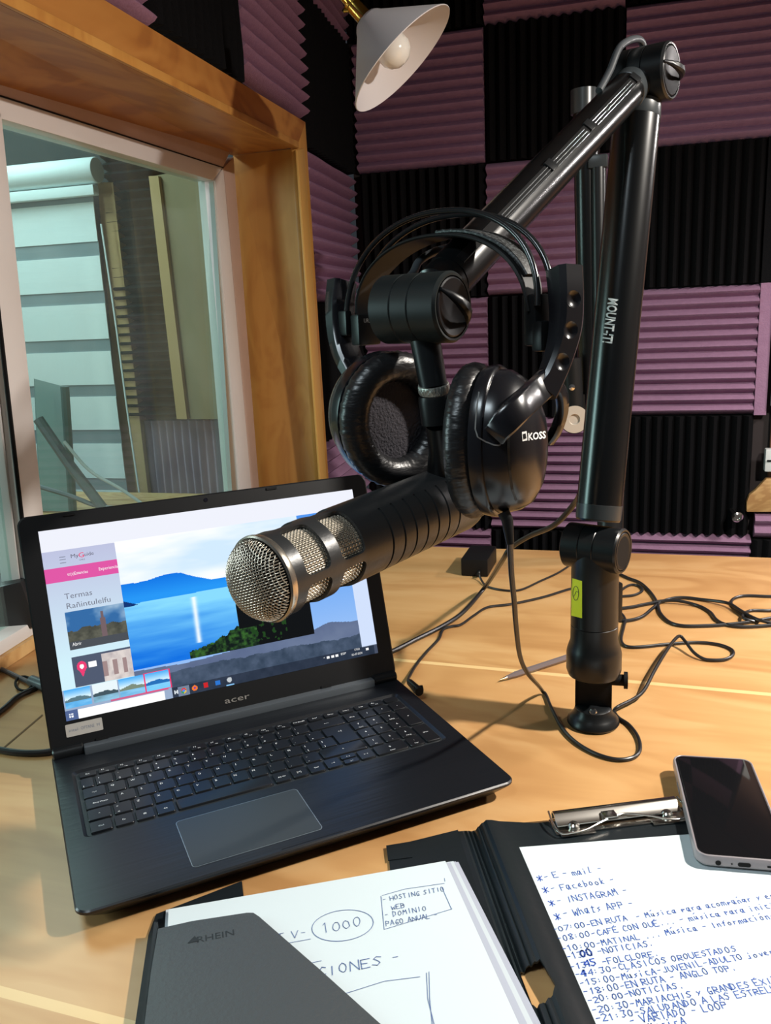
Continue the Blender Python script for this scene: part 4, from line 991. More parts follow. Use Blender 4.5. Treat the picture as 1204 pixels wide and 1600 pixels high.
def cup(C, N, roll, hw, hh, inner):
    N = V(N).normalized(); u = (V((0, 0, 1)) - N * N.z).normalized(); s = N.cross(u); a = math.radians(roll)
    U2 = u * math.cos(a) + s * math.sin(a); S2 = N.cross(U2)
    def E(h, k, n=56, dz=0.0): return [C + N * h + U2 * (hh * k * math.cos(2 * PI * i / n) + dz) + S2 * (hw * k * math.sin(2 * PI * i / n)) for i in range(n)]
    sh = MB(); sh.loops([E(-.004, .93), E(-.003, 1.0), E(.004, 1.02), E(.006, 1.0), E(.0065, .96), E(.012, .95), E(.020, .88, dz=-.001), E(.027, .74, dz=-.003), E(.0315, .55, dz=-.004), E(.034, .32, dz=-.005), E(.035, .08, dz=-.006)])
    shell = sh.build('cup_shell', gloss, hp, smooth=50)
    cu = MB(); n = 120; L = []; rt = .0105
    for i in range(n):
        t = 2 * PI * i / n; wr = 1 + .035 * math.sin(t * 47) + .02 * math.sin(t * 91 + 1)
        c0 = C - N * .0125 + U2 * ((hh - rt * .8) * math.cos(t)) + S2 * ((hw - rt * .8) * math.sin(t)); o = (U2 * math.cos(t) * hw + S2 * math.sin(t) * hh).normalized()
        L.append([c0 + o * (rt * 1.05 * wr * math.cos(q)) - N * (rt * .95 * math.sin(q)) for q in [2 * PI * k / 14 for k in range(14)]])
    L.append(L[0]); cu.loops(L, False, False); cu.build('ear_cushion', leather, hp, smooth=80)
    fi = MB(); fi.loops([E(-.0085, .76), E(-.0095, .70), E(-.0100, .05)]); fi.build('ear_foam', mat('ear_foam', (0.035, 0.032, 0.040), 0.95, bump=(500, .6)), hp)
    return shell, U2, S2, N
CR = at(770, 690, .575); NRc = azd(116, .0)
shR, UR_, SR_, NR_ = cup(CR, NRc, 3, .0420, .0505, False)
CL = at(604, 652, .640); NLc = azd(327, .10)
shL, UL_, SL_, NL_ = cup(CL, NLc, -22, .0440, .0490, True)
# raised rim plate and ridge of the right cup, inset panel under the fork
bR = bvh_of(shR)
rg = MB(); pen_line(rg, [(795, 668), (794, 700), (796, 735), (800, 765), (806, 782)], 4.0, bR, .0006); rg.build('shell_groove', blackplastic, hp, smooth=60)
kz = MB(); vs, fs = text_mesh('KOSS'); w_ = max(x for x, y in vs); k = 28 / w_; 
decal(kz, vs, fs, 824.5, 688, k, -.13 * k, -.02 * 11 / .7, -11 / .7, bR, .0005)
bx = [(815, 675), (822.5, 673.5), (823.5, 688), (816, 689.5)]; decal(kz, bx, [(0, 1, 2, 3)], 0, 0, 1, 0, 0, 1, bR, .0005)
kz.build('cup_lettering', whitep, hp, smooth=0)
kk = MB(); decal(kk, [(817, 678), (821, 677), (822, 685), (818, 686)], [(0, 1, 2, 3)], 0, 0, 1, 0, 0, 1, bR, .0009); kk.build('logo_mark', blackplastic, hp, smooth=0)
# yokes
def yoke(px, wd, tk, wdir, tdir, name='yoke', m=gloss):
    P = spline([at(*p) for p in px], 6); n = len(P)
    f = lambda a: [a[0] * (1 - i / (n - 1)) + a[-1] * (i / (n - 1)) if len(a) == 2 else float(np.interp(i / (n - 1), np.linspace(0, 1, len(a)), a)) for i in range(n)]
    tds = []
    for i in range(n):
        t = (P[min(i + 1, n - 1)] - P[max(i - 1, 0)]).normalized(); w0 = (V(wdir) - t * V(wdir).dot(t)).normalized(); tds.append((w0, t.cross(w0)))
    return MB().sweep(P, [a for a, b in tds], [b for a, b in tds], f(wd), f(tk), .35).build(name, m, hp, smooth=45)
EY = azd(50)
yR = yoke([(881, 420, .560), (884, 465, .560), (883, 510, .562), (874, 552, .563), (860, 590, .562), (849, 612, .560)], [.0195, .0195, .0190, .0175, .017, .018], [.021, .019, .017, .014, .012, .010], azd(64), azd(154))
def sf(x, y, lift, dflt):
    d = rayd(x, y).normalized(); h, _, _, ds = bR.ray_cast(CAM, d)
    return (x, y, min(dflt, (h - CAM).dot(F_) - lift)) if h else (x, y, dflt)
yoke([(855, 596, .561), sf(836, 614, .008, .556), sf(812, 636, .009, .556), sf(789, 660, .007, .556), sf(772, 680, .002, .556)], [.018, .0175, .017, .0165, .0155], [.0075, .008, .0085, .008, .006], V((0, 0, 1)) + R_ * -.3, HA, 'yoke_fork')
yoke([(850, 606, .562), (868, 604, .568), (877, 620, .575), (877, 645, .585), (868, 672, .592), (856, 690, .598)], [.010, .009, .008, .007, .007, .007], [.0075] * 6, EY, HA, 'yoke_fork')
bY = bvh_of(yR); cut = []
for cx, cy in ((896, 466), (891, 516), (878, 565)):
    d = rayd(cx, cy).normalized(); h, nn_, _, ds = bY.ray_cast(CAM, d)
    if h:
        me_ = bpy.data.meshes.new('c'); bm_ = bmesh.new(); bmesh.ops.create_uvsphere(bm_, u_segments=24, v_segments=14, radius=.0085, matrix=Matrix.Translation(h + azd(154) * .0062)); bm_.to_mesh(me_); bm_.free()
        c = bpy.data.objects.new('c', me_); COL.objects.link(c); c.hide_render = True; cut.append(c)
mw_ = wm(hp)
for c in cut: c.data.transform(mw_.inverted())
yR.parent = None
boolean(yR, cut); yR.parent = hp
rim = MB(); pen_line(rim, [(748, 612), (744, 640), (742, 670), (746, 683), (758, 690), (772, 695.5), (780, 696), (783, 692)], 2.2, bR, .0006); rim.build('shell_edge_glint', mat('edge_shine', (0.35, 0.34, 0.33), 0.2, 0.6), hp, smooth=60)  # pale strip paints the glint along the shell's chamfered inset
yL = yoke([(534, 441, .668), (531, 475, .668), (533, 515, .668), (541, 552, .664), (556, 582, .660)], [.022] * 5, [.015, .014, .013, .012, .011], EY, HA)
def slider(px, w, h, d, rotaz, name='slider_block'):
    c = at(*px); R3_ = Matrix((azd(rotaz), azd(rotaz - 90), V((0, 0, 1)))).transposed()
    return MB().box(c, (w, d, h), R3_).build(name, blackplastic, hp, bevel=.002)
sLb = slider((571, 515, .650), .020, .023, .012, 58)
slider((539, 505, .655), .006, .019, .012, 58)
slider((838, 500, .574), .013, .034, .012, 58); slider((846, 525, .570), .010, .020, .010, 58)
ur = MB(); vs, fs = text_mesh('UR20'); w_ = max(x for x, y in vs); k = 14 / w_; decal(ur, vs, fs, 568, 504, k, 0, 0, -6.5 / .7, bvh_of(sLb), .0003); ur.build('slider_lettering', mat('dim_ink', (0.35, 0.35, 0.33), 0.5), hp, smooth=0)
MB().tube([at(786, 800, .565), at(792, 812, .565), at(797, 850, .567)], [.0042, .0040, .0026], 14).build('strain_relief', blackplastic, hp)

# ------------------------------------------------------------------ hanging spotlight (switched off)
lp = thing('spot_lamp', 'small white cone lamp on a brass rod near the room corner, unlit', 'lamp', at(565, 25, 1.3))
LN = (R_ * .66 - U_ * .70 + F_ * .07).normalized(); LO = at(571, 30, 1.30)
shadem = mat('shade_white', (0.62, 0.60, 0.62), 0.45)
MB().lathe([(.000, .013), (.000, .019), (.005, .024), (.010, .0275), (.080, .0975), (.0815, .0985), (.0825, .0975), (.0815, .0965), (.011, .0255), (.005, .021), (.003, .013)], LO, LN, 72, cap=False).build('lamp_shade', shadem, lp, smooth=50)
MB().lathe([(.018, .010), (.030, .012), (.040, .021), (.052, .0265), (.064, .0265), (.074, .021), (.081, .012), (.0835, 0)], LO + LN * .004, LN, 40, cap=False).build('bulb', mat('bulb_white', (0.75, 0.74, 0.70), 0.15), lp)
brass = mat('brass', (0.55, 0.38, 0.08), 0.22, 1.0)
MB().lathe([(.02, 0), (.02, .009), (.0, .0125), (-.001, .0125), (-.002, .0132), (-.004, .0125), (-.028, .0122), (-.029, .0135), (-.033, .0135), (-.034, .0095), (-.046, .009), (-.047, .006), (-.047, 0)], LO, LN, 32, cap=False).build('socket', brass, lp)
jn = LO - LN * .052
MB().tube(spline([LO - LN * .045, jn, jn + V((0, 0, .04)) - LN * .01, jn + V((-.02, 0, .10))]), .0045, 12).build('swivel', brass, lp)
tp_ = jn + V((-.02, 0, .09))
MB().tube([tp_, V((tp_.x, tp_.y, 1.749))], .005, 12).build('rod', brass, lp)
MB().lathe([(0, .0), (0, .03), (.02, .035), (.022, 0)], V((tp_.x, tp_.y, 1.727)), (0, 0, 1), 28, cap=False).build('ceiling_rose', brass, lp)
MB().lathe([(0, .003), (.008, .004), (.011, 0)], LO - LN * .018 - V((R_.x, R_.y, 0)) * .013, -R_, 12).build('thumbscrew', brass, lp)

# ------------------------------------------------------------------ cords
def cord(name, label, pts, r, m=cordm, parts=None, group=None, cat='cable', n=8):
    P = []
    for p in pts:
        if len(p) == 2: P.append(onz(p[0], p[1], r))
        elif p[2] > .3: P.append(at(p[0], p[1], p[2]))
        else: P.append(onz(p[0], p[1], r + p[2]))
    for q in P: q.z = max(q.z, r + .0002)
    S = spline(P, n)
    for q in S: q.z = max(q.z, r + .0002)
    o = MB().tube(S, r, 10).build(name, m); tag(o, label, cat, group); return o
cord('microphone_cable', 'thick black microphone cable curving from the boom arm to behind the laptop', [(906, 772, .90), (897, 787, .93), (866, 820, .97), (826, 838, 1.02), (797, 857, 1.06), (784, 877, 1.10), (759, 915, .012), (725, 955, .002), (690, 979), (650, 999), (612, 1018), (575, 1030)], .0032)
hc_ = [(797, 846, .567), (797, 862, .580), (799, 900, .61), (803, 940, .65), (806, 980, .70), (812, 1025, .76), (824, 1052, .81), (846, 1078, .006), (862, 1108, .001), (878, 1138), (899, 1160), (930, 1178), (962, 1187), (988, 1184), (999, 1172), (996, 1152), (982, 1133), (966, 1122), (959, 1112), (966, 1104, .004), (990, 1092, .004), (1006, 1078, .008), (1022, 1048, .014), (1040, 1018, .016), (1054, 999, .016), (1062, 994, .014), (1070, 1002, .010), (1084, 1020, .004), (1103, 1031), (1130, 1031), (1144, 1024), (1142, 1015), (1120, 1007), (1085, 1004), (1040, 1007), (1000, 1011), (978, 1010), (970, 1000), (974, 980), (976, 968), (968, 957), (955, 950)]
cord('headphone_cord', 'thin black headphone cord looping round the front of the boom foot', hc_, .0021)
cg = 'loose black cords lying right of the boom arm'
cord('loose_cord', 'black cord at the right with a wide oval loop near the far edge', [(960, 893), (980, 903), (1000, 911), (1016, 926), (1026, 942), (1031, 958), (1045, 972), (1066, 978), (1100, 978), (1135, 976), (1170, 972), (1204, 966), (1240, 960)], .0024)
cord('loose_cord', 'black cord at the right running through the middle of the bundle', [(955, 952), (985, 949), (1010, 944), (1035, 939, .002), (1060, 939, .003), (1088, 946), (1108, 956), (1118, 968), (1130, 975), (1150, 979), (1178, 979), (1215, 976)], .0024)
cord('loose_cord', 'black cord at the right arching over the top of the bundle', [(955, 968), (978, 970), (1002, 964), (1020, 950), (1034, 940), (1060, 934), (1095, 937), (1135, 942, .004), (1155, 953, .005), (1172, 963, .005), (1190, 970, .004), (1230, 978)], .0024)
cord('loose_cord', 'black cord at the right edge doubling back in a hook', [(1250, 930), (1204, 932), (1165, 931), (1147, 935), (1142, 943), (1152, 955), (1168, 965), (1183, 972), (1160, 965, .004), (1170, 955), (1204, 954), (1250, 950)], .0022)
cord('loose_cord', 'short black cord loop just right of the boom column', [(955, 932), (968, 932), (990, 930), (1003, 923), (998, 916), (985, 914), (972, 921), (960, 934)], .0020)
ch = cord('charger_cord', 'thin black charger cord plugged into the right side of the laptop', [(643, 1071, .012), (637, 1064, .008), (641, 1054, .003), (650, 1039), (667, 1018), (685, 999), (692, 984), (705, 979), (720, 976), (740, 962), (762, 949), (799, 944), (849, 933), (888, 921), (925, 912)], .0019)
MB().tube([onz(640, 1066, .012), onz(648, 1074, .013), onz(655, 1081, .013)], [.0040, .0048, .0052], 14).build('cord_plug', blackplastic, ch)
MB().tube([onz(646, 1078, .013), onz(660, 1076, .013)], .0042, 12).build('plug_tip', blackplastic, ch)
cord('adapter_lead', 'thin black lead curving from the small adapter towards the boom arm', [(748, 894, .012), (750, 903, .004), (760, 916), (784, 922), (812, 922), (844, 908), (872, 895), (895, 880)], .0017)
cord('usb_cable', 'grey cable with a connector at the left edge behind the laptop', [(-40, 1030), (0, 1045), (26, 1057), (50, 1068, .003), (75, 1078, .003)], .0030, mat('grey_cord', (0.08, 0.09, 0.10), 0.4))
o = bpy.data.objects['usb_cable']; MB().tube([onz(50, 1064, .006), onz(72, 1072, .006)], .0075, 16).build('connector', mat('connector_grey', (0.10, 0.12, 0.13), 0.3), o)
MB().tube(spline([onz(37 + 13 * math.cos(t), 1068 + 11 * math.sin(t), .0045) for t in [2 * PI * k / 14 for k in range(15)]], 3), .0016, 8).build('cable_tie', matt, o)
cord('power_cable', 'black cable at the left edge arching up behind the laptop screen', [(-60, 1150), (0, 1112), (26, 1090), (50, 1078), (70, 1070), (95, 1070)], .0033)
cord('video_cable', 'thick black cable lying straight beside the laptop hinge', [(-50, 1160), (0, 1172), (40, 1177), (82, 1174), (110, 1160)], .0036)
# small adapter
ad = thing('power_adapter', 'small black power adapter box lying near the far desk edge', 'adapter', onz(742, 898, 0))
fl_, frp, bkp = onz(720, 900), onz(762, 902), onz(728, 851, .030)
ax_ = (frp - fl_).normalized(); ay_ = V((-ax_.y, ax_.x, 0)); dl = (bkp - fl_).dot(ay_)
c = fl_ + ax_ * (frp - fl_).length / 2 + ay_ * dl / 2 + V((0, 0, .0152))
Ra = Matrix((ax_, ay_, V((0, 0, 1)))).transposed()
MB().box(c, ((frp - fl_).length, dl, .030), Ra).build('adapter_case', mat('adapter_black', (0.004, 0.004, 0.0045), 0.5, 0, 0.25), ad, bevel=.0025)
MB().tube([c - ay_ * (dl / 2) + V((0, 0, -.006)) + ax_ * .008, c - ay_ * (dl / 2 + .012) + V((0, 0, -.010)) + ax_ * .008], .003, 12).build('strain_relief', blackplastic, ad)
# pen
pn = thing('ballpoint_pen', 'clear ballpoint pen with a dark refill lying behind the headphone cord', 'pen', onz(785, 1060, 0))
q0, q1 = onz(781, 1062, .0035), onz(890, 1026, .0045); pd_ = (q1 - q0).normalized()
MB().tube([q0, q0 + pd_ * .010], [.0006, .0022], 12).build('pen_tip', mat('pen_brass', (0.65, 0.55, 0.35), 0.25, 1), pn)
MB().tube([q0 + pd_ * .009, q0 + pd_ * .020, q0 + pd_ * .024, q0 + pd_ * .155], [.0022, .0034, .0040, .0040], 6).build('pen_barrel', mat('pen_clear', (0.16, 0.13, 0.13), 0.12, 0, 0.6), pn)
MB().tube([q0 + pd_ * .155, q0 + pd_ * .160], [.0036, .0030], 12).build('pen_plug', blackplastic, pn)
# cables on the boom arm itself
MB().tube(spline([TJ + ud2 * .085 + nin * .018 - AXB * .006, TJ + ud2 * .055 + nin * .025 - AXB * .006, TJ + ud2 * .02 + nin * .036 - AXB * .006, TJ + V((0, 0, .033)) - AXB * .004 + ud2 * -.004, TJ + V((0, 0, .024)) - AXB * .004 - EB * -.020, TJ - V((0, 0, .02)) - AXB * .004 + EB * .030], 8), .0034, 12).build('arm_cable', mat('cord_grey', (0.045, 0.05, 0.055), 0.35), boom)
MB().tube(spline([MJ + V((0, 0, .015)) - AXB * .018, at(644, 428, .62), at(655, 408, .63), at(680, 393, .64), at(712, 384, .66), TJ + ud2 * (LA - .07) + nin * .012], 8), .0030, 12).build('arm_cable', MATS['cord_grey'], boom)

# ------------------------------------------------------------------ clipboard folder, papers
SP_ = V((.376, -.9266, 0)).normalized(); Q_ = V((-SP_.y, SP_.x, 0)) * 1
if Q_.x < 0: Q_ = -Q_
pvcb = mat('folder_pvc', (0.010, 0.0135, 0.016), 0.30, 0, 0.6, bump=(60, 0.15))
pvcg = mat('folder_pocket_pvc', (0.050, 0.056, 0.060), 0.55, 0, 0.5, bump=(260, 0.35))
fo = thing('clipboard_folder', 'open black clipboard folder with a metal clip and ribbed spine', 'folder', onz(750, 1300, 0))
lc_ = [onz(x, y, .0004) for x, y in ((232, 1464), (244, 1431), (378, 1379), (384, 1432), (612, 1390), (606, 1326), (715, 1299))]
tR = lc_[-1]; lc_ += [tR + SP_ * .34, tR + SP_ * .34 - Q_ * .235]
MB().prism(lc_, (0, 0, .0016)).build('back_cover', pvcb, fo)
MB().prism([onz(603, 1322, .0022), onz(640, 1316, .0022), onz(644, 1340, .0022), onz(606, 1345, .0022)], (0, 0, .0006)).build('corner_tab', pvcb, fo)
prof = [(715, 1299, .0020), (722, 1298.5, .0028), (725, 1298, .0012), (729, 1298, .0030), (732, 1298, .0012), (736, 1299, .0034), (739, 1298, .0020), (743, 1297, .0060), (746, 1292, .0080), (748, 1291, .0070), (752, 1286, .0105), (755, 1285, .0100), (759, 1281, .0125), (767, 1281, .0122), (780, 1283, .0085), (800, 1284, .0055), (835, 1286, .0050)]
top_ = [onz(x, y, z) for x, y, z in prof]
tl = [top_[0]]
for p in top_[1:]: tl.append(p)
far = tl[-1] + Q_ * .20; far.z = .0050; tl.append(far)
e0 = [p - V((0, 0, .0018 if i > 9 else .0011)) for i, p in enumerate(tl)]
def shiftl(ps, s): return [p + SP_ * s for p in ps]
spn = MB(); K = 12; loops_ = []
for k in range(K + 1):
    s = .33 * k / K; loops_.append(shiftl(tl, s) + list(reversed(shiftl(e0, s))))
spn.loops(loops_)
cov = spn.build('spine_and_board', pvcb, None, smooth=60)
hp_ = [onz(x, y, .004) for x, y in ((812, 1517), (843, 1514), (867, 1555), (863, 1570), (847, 1575), (831, 1568))]
cm = MB().prism([p + V((0, 0, -.02)) for p in hp_], (0, 0, .05)).build('c', pvcb, None, smooth=0); cm.hide_render = True
boolean(cov, [cm]); adopt(cov, fo)
lcv = [o for o in COL.objects if o.parent == fo and o.name.startswith('back_cover')][0]
# pocket flap over the left stack
pf = [onz(x, y, .0125) for x, y in ((247, 1453), (300, 1441), (385, 1428), (396, 1428), (405, 1434), (500, 1517), (590, 1598), (655, 1655), (655, 1900), (205, 1900), (226, 1600), (236, 1520))]
flp = MB().prism(pf, (0, 0, .0012)).build('pocket', pvcg, fo, bevel=.0004)
MB().prism([onz(x, y, .0022) for x, y in ((243, 1460), (249, 1460), (228, 1640), (222, 1640))], (0, 0, .0105)).build('pocket_side', pvcb, fo)
em_ = MB(); o0, o1 = onz(308, 1473, .0138), onz(366, 1461, .0138); dx_ = (o1 - o0).normalized(); dy_ = V((-dx_.y, dx_.x, 0))
lettering(em_, 'RHEIN', o0, dx_, dy_, height=.0062, width=(o1 - o0).length)
t0 = onz(293, 1474, .0138)
em_.loops([[t0, t0 + dx_ * .008, t0 + dx_ * .005 + dy_ * .006], [t0 + V((0, 0, .0002)), t0 + dx_ * .008 + V((0, 0, .0002)), t0 + dx_ * .005 + dy_ * .006 + V((0, 0, .0002))]])
em_.build('embossed_lettering', mat('emboss', (0.012, 0.014, 0.016), 0.5), flp, smooth=0)
# clip
cl0, cl1 = onz(864, 1281, .0085), onz(1055, 1257, .0085); cd = (cl1 - cl0).normalized(); ce = V((-cd.y, cd.x, 0)); LC = (cl1 - cl0).length
Rc = Matrix((cd, ce, V((0, 0, 1)))).transposed()
steel = mat('clip_steel', (0.62, 0.60, 0.56), 0.22, 1.0)
cp = MB(); cp.box(cl0 + cd * (LC / 2) - ce * .007 + V((0, 0, -.0024)), (LC + .006, .022, .0010), Rc)
for s in (.015, LC - .015): cp.box(cl0 + cd * s - ce * .016 + V((0, 0, -.0022)), (.030, .012, .0010), Rc)
cp.build('clip_plate', steel, fo, bevel=.0003)
MB().loops([[cl0 + cd * s + ce * y + V((0, 0, z)) for y, z in ((.004, -.001), (.006, .0035), (.003, .0065), (-.002, .0062), (-.0045, .003), (-.011, .001), (-.0112, .0002), (-.0045, .0020), (-.0015, .0050), (.003, .0052), (.0048, .003), (.003, -.001))] for s in (0, LC)]).build('clip_jaw', steel, fo, smooth=50)
rv = MB()
for s in (.014, LC - .014): rv.lathe([(0, .0048), (.0015, .0045), (.0028, .003), (.0030, 0)], cl0 + cd * s - ce * .011 + V((0, 0, .0008)), (0, 0, 1), 20)
for i, s in enumerate((.014, LC - .014)):
    MB().lathe([(-.002, .0048), (.0012, .0046), (.0026, .0032), (.0030, 0)], cl0 + cd * s - ce * .012 + V((0, 0, .0004)), (0, 0, 1), 20).build('rivet', steel, fo)
wire_ = [(-.003, .004, .006), (-.004, -.010, .004), (-.001, -.021, .001), (.010, -.0225, .001), (.022, -.021, .0015), (.034, -.017, .003), (LC * .45, -.011, .0035), (LC * .55, -.009, .0035), (LC - .032, -.015, .003), (LC - .016, -.0215, .0015), (LC - .002, -.021, .001), (LC + .003, -.012, .004), (LC + .002, .002, .006)]
MB().tube(spline([cl0 + cd * a + ce * b + V((0, 0, z_)) for a, b, z_ in wire_], 6), .0009, 8).build('spring_wire', steel, fo)
MB().box(cl0 + cd * (LC * .42) - ce * .009 + V((0, 0, .004)), (.012, .010, .003), Rc).build('spring_block', steel, fo, bevel=.0006)

# stroke alphabet for the handwriting
G = {}
def gl(ch, *s): G[ch] = [[(int(p[0]) / 6, int(p[1]) / 8) for p in q.split()] for q in s]
gl('A', '00 38 60', '13 53'); gl('B', '00 08 47 45 04', '04 55 51 00'); gl('C', '67 38 15 12 30 61'); gl('D', '00 08 46 42 00'); gl('E', '68 08 00 60', '04 44'); gl('F', '68 08 00', '04 44')
gl('G', '67 38 14 20 50 53 33'); gl('H', '00 08', '60 68', '04 64'); gl('I', '30 38'); gl('J', '58 51 30 01'); gl('K', '00 08', '68 04 60'); gl('L', '08 00 50'); gl('M', '00 18 34 58 60'); gl('N', '00 08 60 68')
gl('O', '38 05 03 30 63 65 38'); gl('P', '00 08 57 54 04'); gl('Q', '38 05 03 30 63 65 38', '42 70'); gl('R', '00 08 57 54 04 60'); gl('S', '67 38 16 44 52 30 01'); gl('T', '08 68', '38 30'); gl('U', '08 02 30 62 68'); gl('V', '08 30 68'); gl('W', '08 10 35 50 68')
gl('X', '00 68', '08 60'); gl('Y', '08 34 68', '34 30'); gl('Z', '08 68 00 60')
gl('a', '45 15 02 20 45 40 50'); gl('b', '18 10 41 44 15'); gl('c', '45 15 11 50'); gl('d', '58 50 11 14 54'); gl('e', '02 43 35 14 11 50'); gl('f', '58 37 20', '05 45'); gl('g', '55 14 11 51', '55 40 00'); gl('h', '18 10', '14 45 50'); gl('i', '25 20', '27 28'); gl('j', '35 30 00', '37 38'); gl('k', '18 10', '45 12 40'); gl('l', '28 10 30')
gl('m', '00 05', '04 25 30', '34 55 60'); gl('n', '10 15', '14 45 50'); gl('o', '35 12 20 52 35'); gl('p', '15 10', '15 54 12'); gl('r', '10 15', '13 45'); gl('s', '55 24 42 10'); gl('t', '38 20 40', '16 56'); gl('u', '15 11 41 45 50'); gl('v', '15 30 55'); gl('y', '15 32', '55 10'); gl('z', '15 55 10 50'); gl('q', '55 14 11 51', '55 50')
import math as _m
for _c, _n in (('0', 0), ('O', 0), ('Q', 0)): G[_c] = [[(.45 + .42 * _m.cos(t * PI / 6 + 1.6), .5 + .48 * _m.sin(t * PI / 6 + 1.6)) for t in range(13)]]
G['o'] = [[(.42 + .32 * _m.cos(t * PI / 5 + 1.6), .32 + .30 * _m.sin(t * PI / 5 + 1.6)) for t in range(11)]]; gl('1', '16 38 30'); gl('2', '07 38 66 00 60'); gl('3', '08 58 34 52 20 01'); gl('4', '50 58 03 63'); gl('5', '68 18 15 54 52 20 01'); gl('6', '58 14 11 40 62 43 12'); gl('7', '08 68 20'); gl('8', '34 07 48 66 34 11 30 61 34'); gl('9', '55 27 28 58 55 30')
gl('-', '14 54'); gl('.', '30 31'); gl(':', '22 23', '25 26'); gl('*', '01 67', '07 61', '30 38'); gl('_', '00 60')
ACC = {'Á': 'A', 'É': 'E', 'Í': 'I', 'Ó': 'O', 'á': 'a', 'é': 'e', 'í': 'i', 'ó': 'o', 'ú': 'u', 'ñ': 'n', 'Ñ': 'N'}
hr = random.Random(4)
def stroke(mb, pts, wd):
    for a, b in zip(pts, pts[1:]):
        d = (b - a); 
        if d.length < 1e-6: continue
        n = V((-d.y, d.x, 0)).normalized() * wd / 2; e = d.normalized() * wd * .3
        mb.add([a - e - n, b + e - n, b + e + n, a - e + n], [(0, 1, 2, 3)])
def hand(mb, text, org, d, h, adv, wd=.00045):
    d = V(d).normalized(); u = V((-d.y, d.x, 0)); x = 0
    for ch in text:
        c0 = ACC.get(ch, ch)
        if c0 in G:
            dy = hr.uniform(-.06, .06); sc = hr.uniform(.9, 1.1); sl = .12 + hr.uniform(-.08, .08)
            for st_ in G[c0]:
                st2 = [(a + hr.uniform(-.05, .05), b + hr.uniform(-.04, .04)) for a, b in st_]
                stroke(mb, [org + d * (x + (a * .85 + b * sl) * adv) + u * ((b * sc + dy) * h) for a, b in st2], wd)
            if ch in ACC: stroke(mb, [org + d * (x + adv * .4) + u * h * 1.12, org + d * (x + adv * .75) + u * h * 1.3], wd)
        x += adv * (1.12 if ch != ' ' else .8)
ink = mat('blue_ink', (0.035, 0.09, 0.36), 0.6); ink2 = mat('blue_ink_pressed', (0.02, 0.07, 0.40), 0.6)
paperm = mat('paper', (0.56, 0.62, 0.64), 0.8, 0, 0.2)
# programme sheet on the clipboard
ps = MB(); PT = onz(788, 1326, .0062); rw = V((.935, .355, 0)).normalized(); 
rw = (onz(1075, 1304, .0062) - PT).normalized(); dn = (onz(897, 1600, .0062) - PT).normalized()
ps.prism([PT, PT + rw * .212, PT + rw * .212 + dn * .297, PT + dn * .297], (0, 0, .0003))
sh2 = ps.build('paper_sheet', paperm, None, smooth=0)
tag(sh2, 'white sheet with a blue handwritten radio schedule clipped on the right', 'paper')
hw = MB(); hd_ = onz(1200, 1404, .0066) - onz(865, 1456, .0066); Z6 = .0067
for i, (t, x, y, ht, av) in enumerate([('- E - mail -', 851, 1374, .0078, .0043), ('- Facebook -', 862, 1393, .0078, .0044), ('- INSTAGRAM -', 871, 1412, .0075, .0044), ('- Whats APP -', 881, 1433, .0085, .0044),
    ('-07:00-EN RUTA  - Música para acompañar y energi', 865, 1456, .0060, .0040), ('-08:00-CAFÉ CON QUÉ... - música para iniciar la m', 872, 1471, .0062, .0040), ('-10:00-MATINAL ... Música - Información-Comentar', 879, 1487, .0060, .0040),
    ('-13:  -NOTICIAS.', 886, 1499, .0060, .0040), ('-13:  -FOLCLORE.', 892, 1515, .0058, .0040), ('-14:30-CLÁSICOS ORQUESTADOS', 900, 1527, .0060, .0042), ('-15:00-MúsicA-JUVENIL-ADULTO joven-ROMÁN', 907, 1541, .0058, .0040),
    ('-18:00-EN RUTA - ANGLO TOP.', 913, 1555, .0060, .0040), ('-20:00-NOTICIAS.', 919, 1568, .0058, .0040), ('-20:30-MARIACHIS y GRANDES ÉXITOS', 926, 1584, .0058, .0041), ('-21:30-SALUDANDO A LAS ESTRELLAS', 932, 1597, .0058, .0041), ('- VARIADO - LOOP', 985, 1601, .0062, .0042), ('-23:00-MúsicA', 945, 1622, .006, .004)]):
    hand(hw, t, onz(x, y, Z6), hd_, ht * .86, av * .92, .00062)
hk_ = hw; hk_.mi = 1
for x, y in ((840, 1377), (850, 1396), (859, 1416), (868, 1438)):
    hand(hk_, '*', onz(x, y, Z6), hd_, .0068, .0048, .0007)
hand(hk_, '00', onz(908, 1496, Z6), hd_, .0062, .0044, .0012); hand(hk_, '45', onz(914, 1511, Z6), hd_, .0058, .0042, .0009); hand(hk_, '4', onz(909, 1526, Z6), hd_, .0058, .0042, .0009)
hk_.build('handwriting', [ink, ink2], sh2, smooth=0)
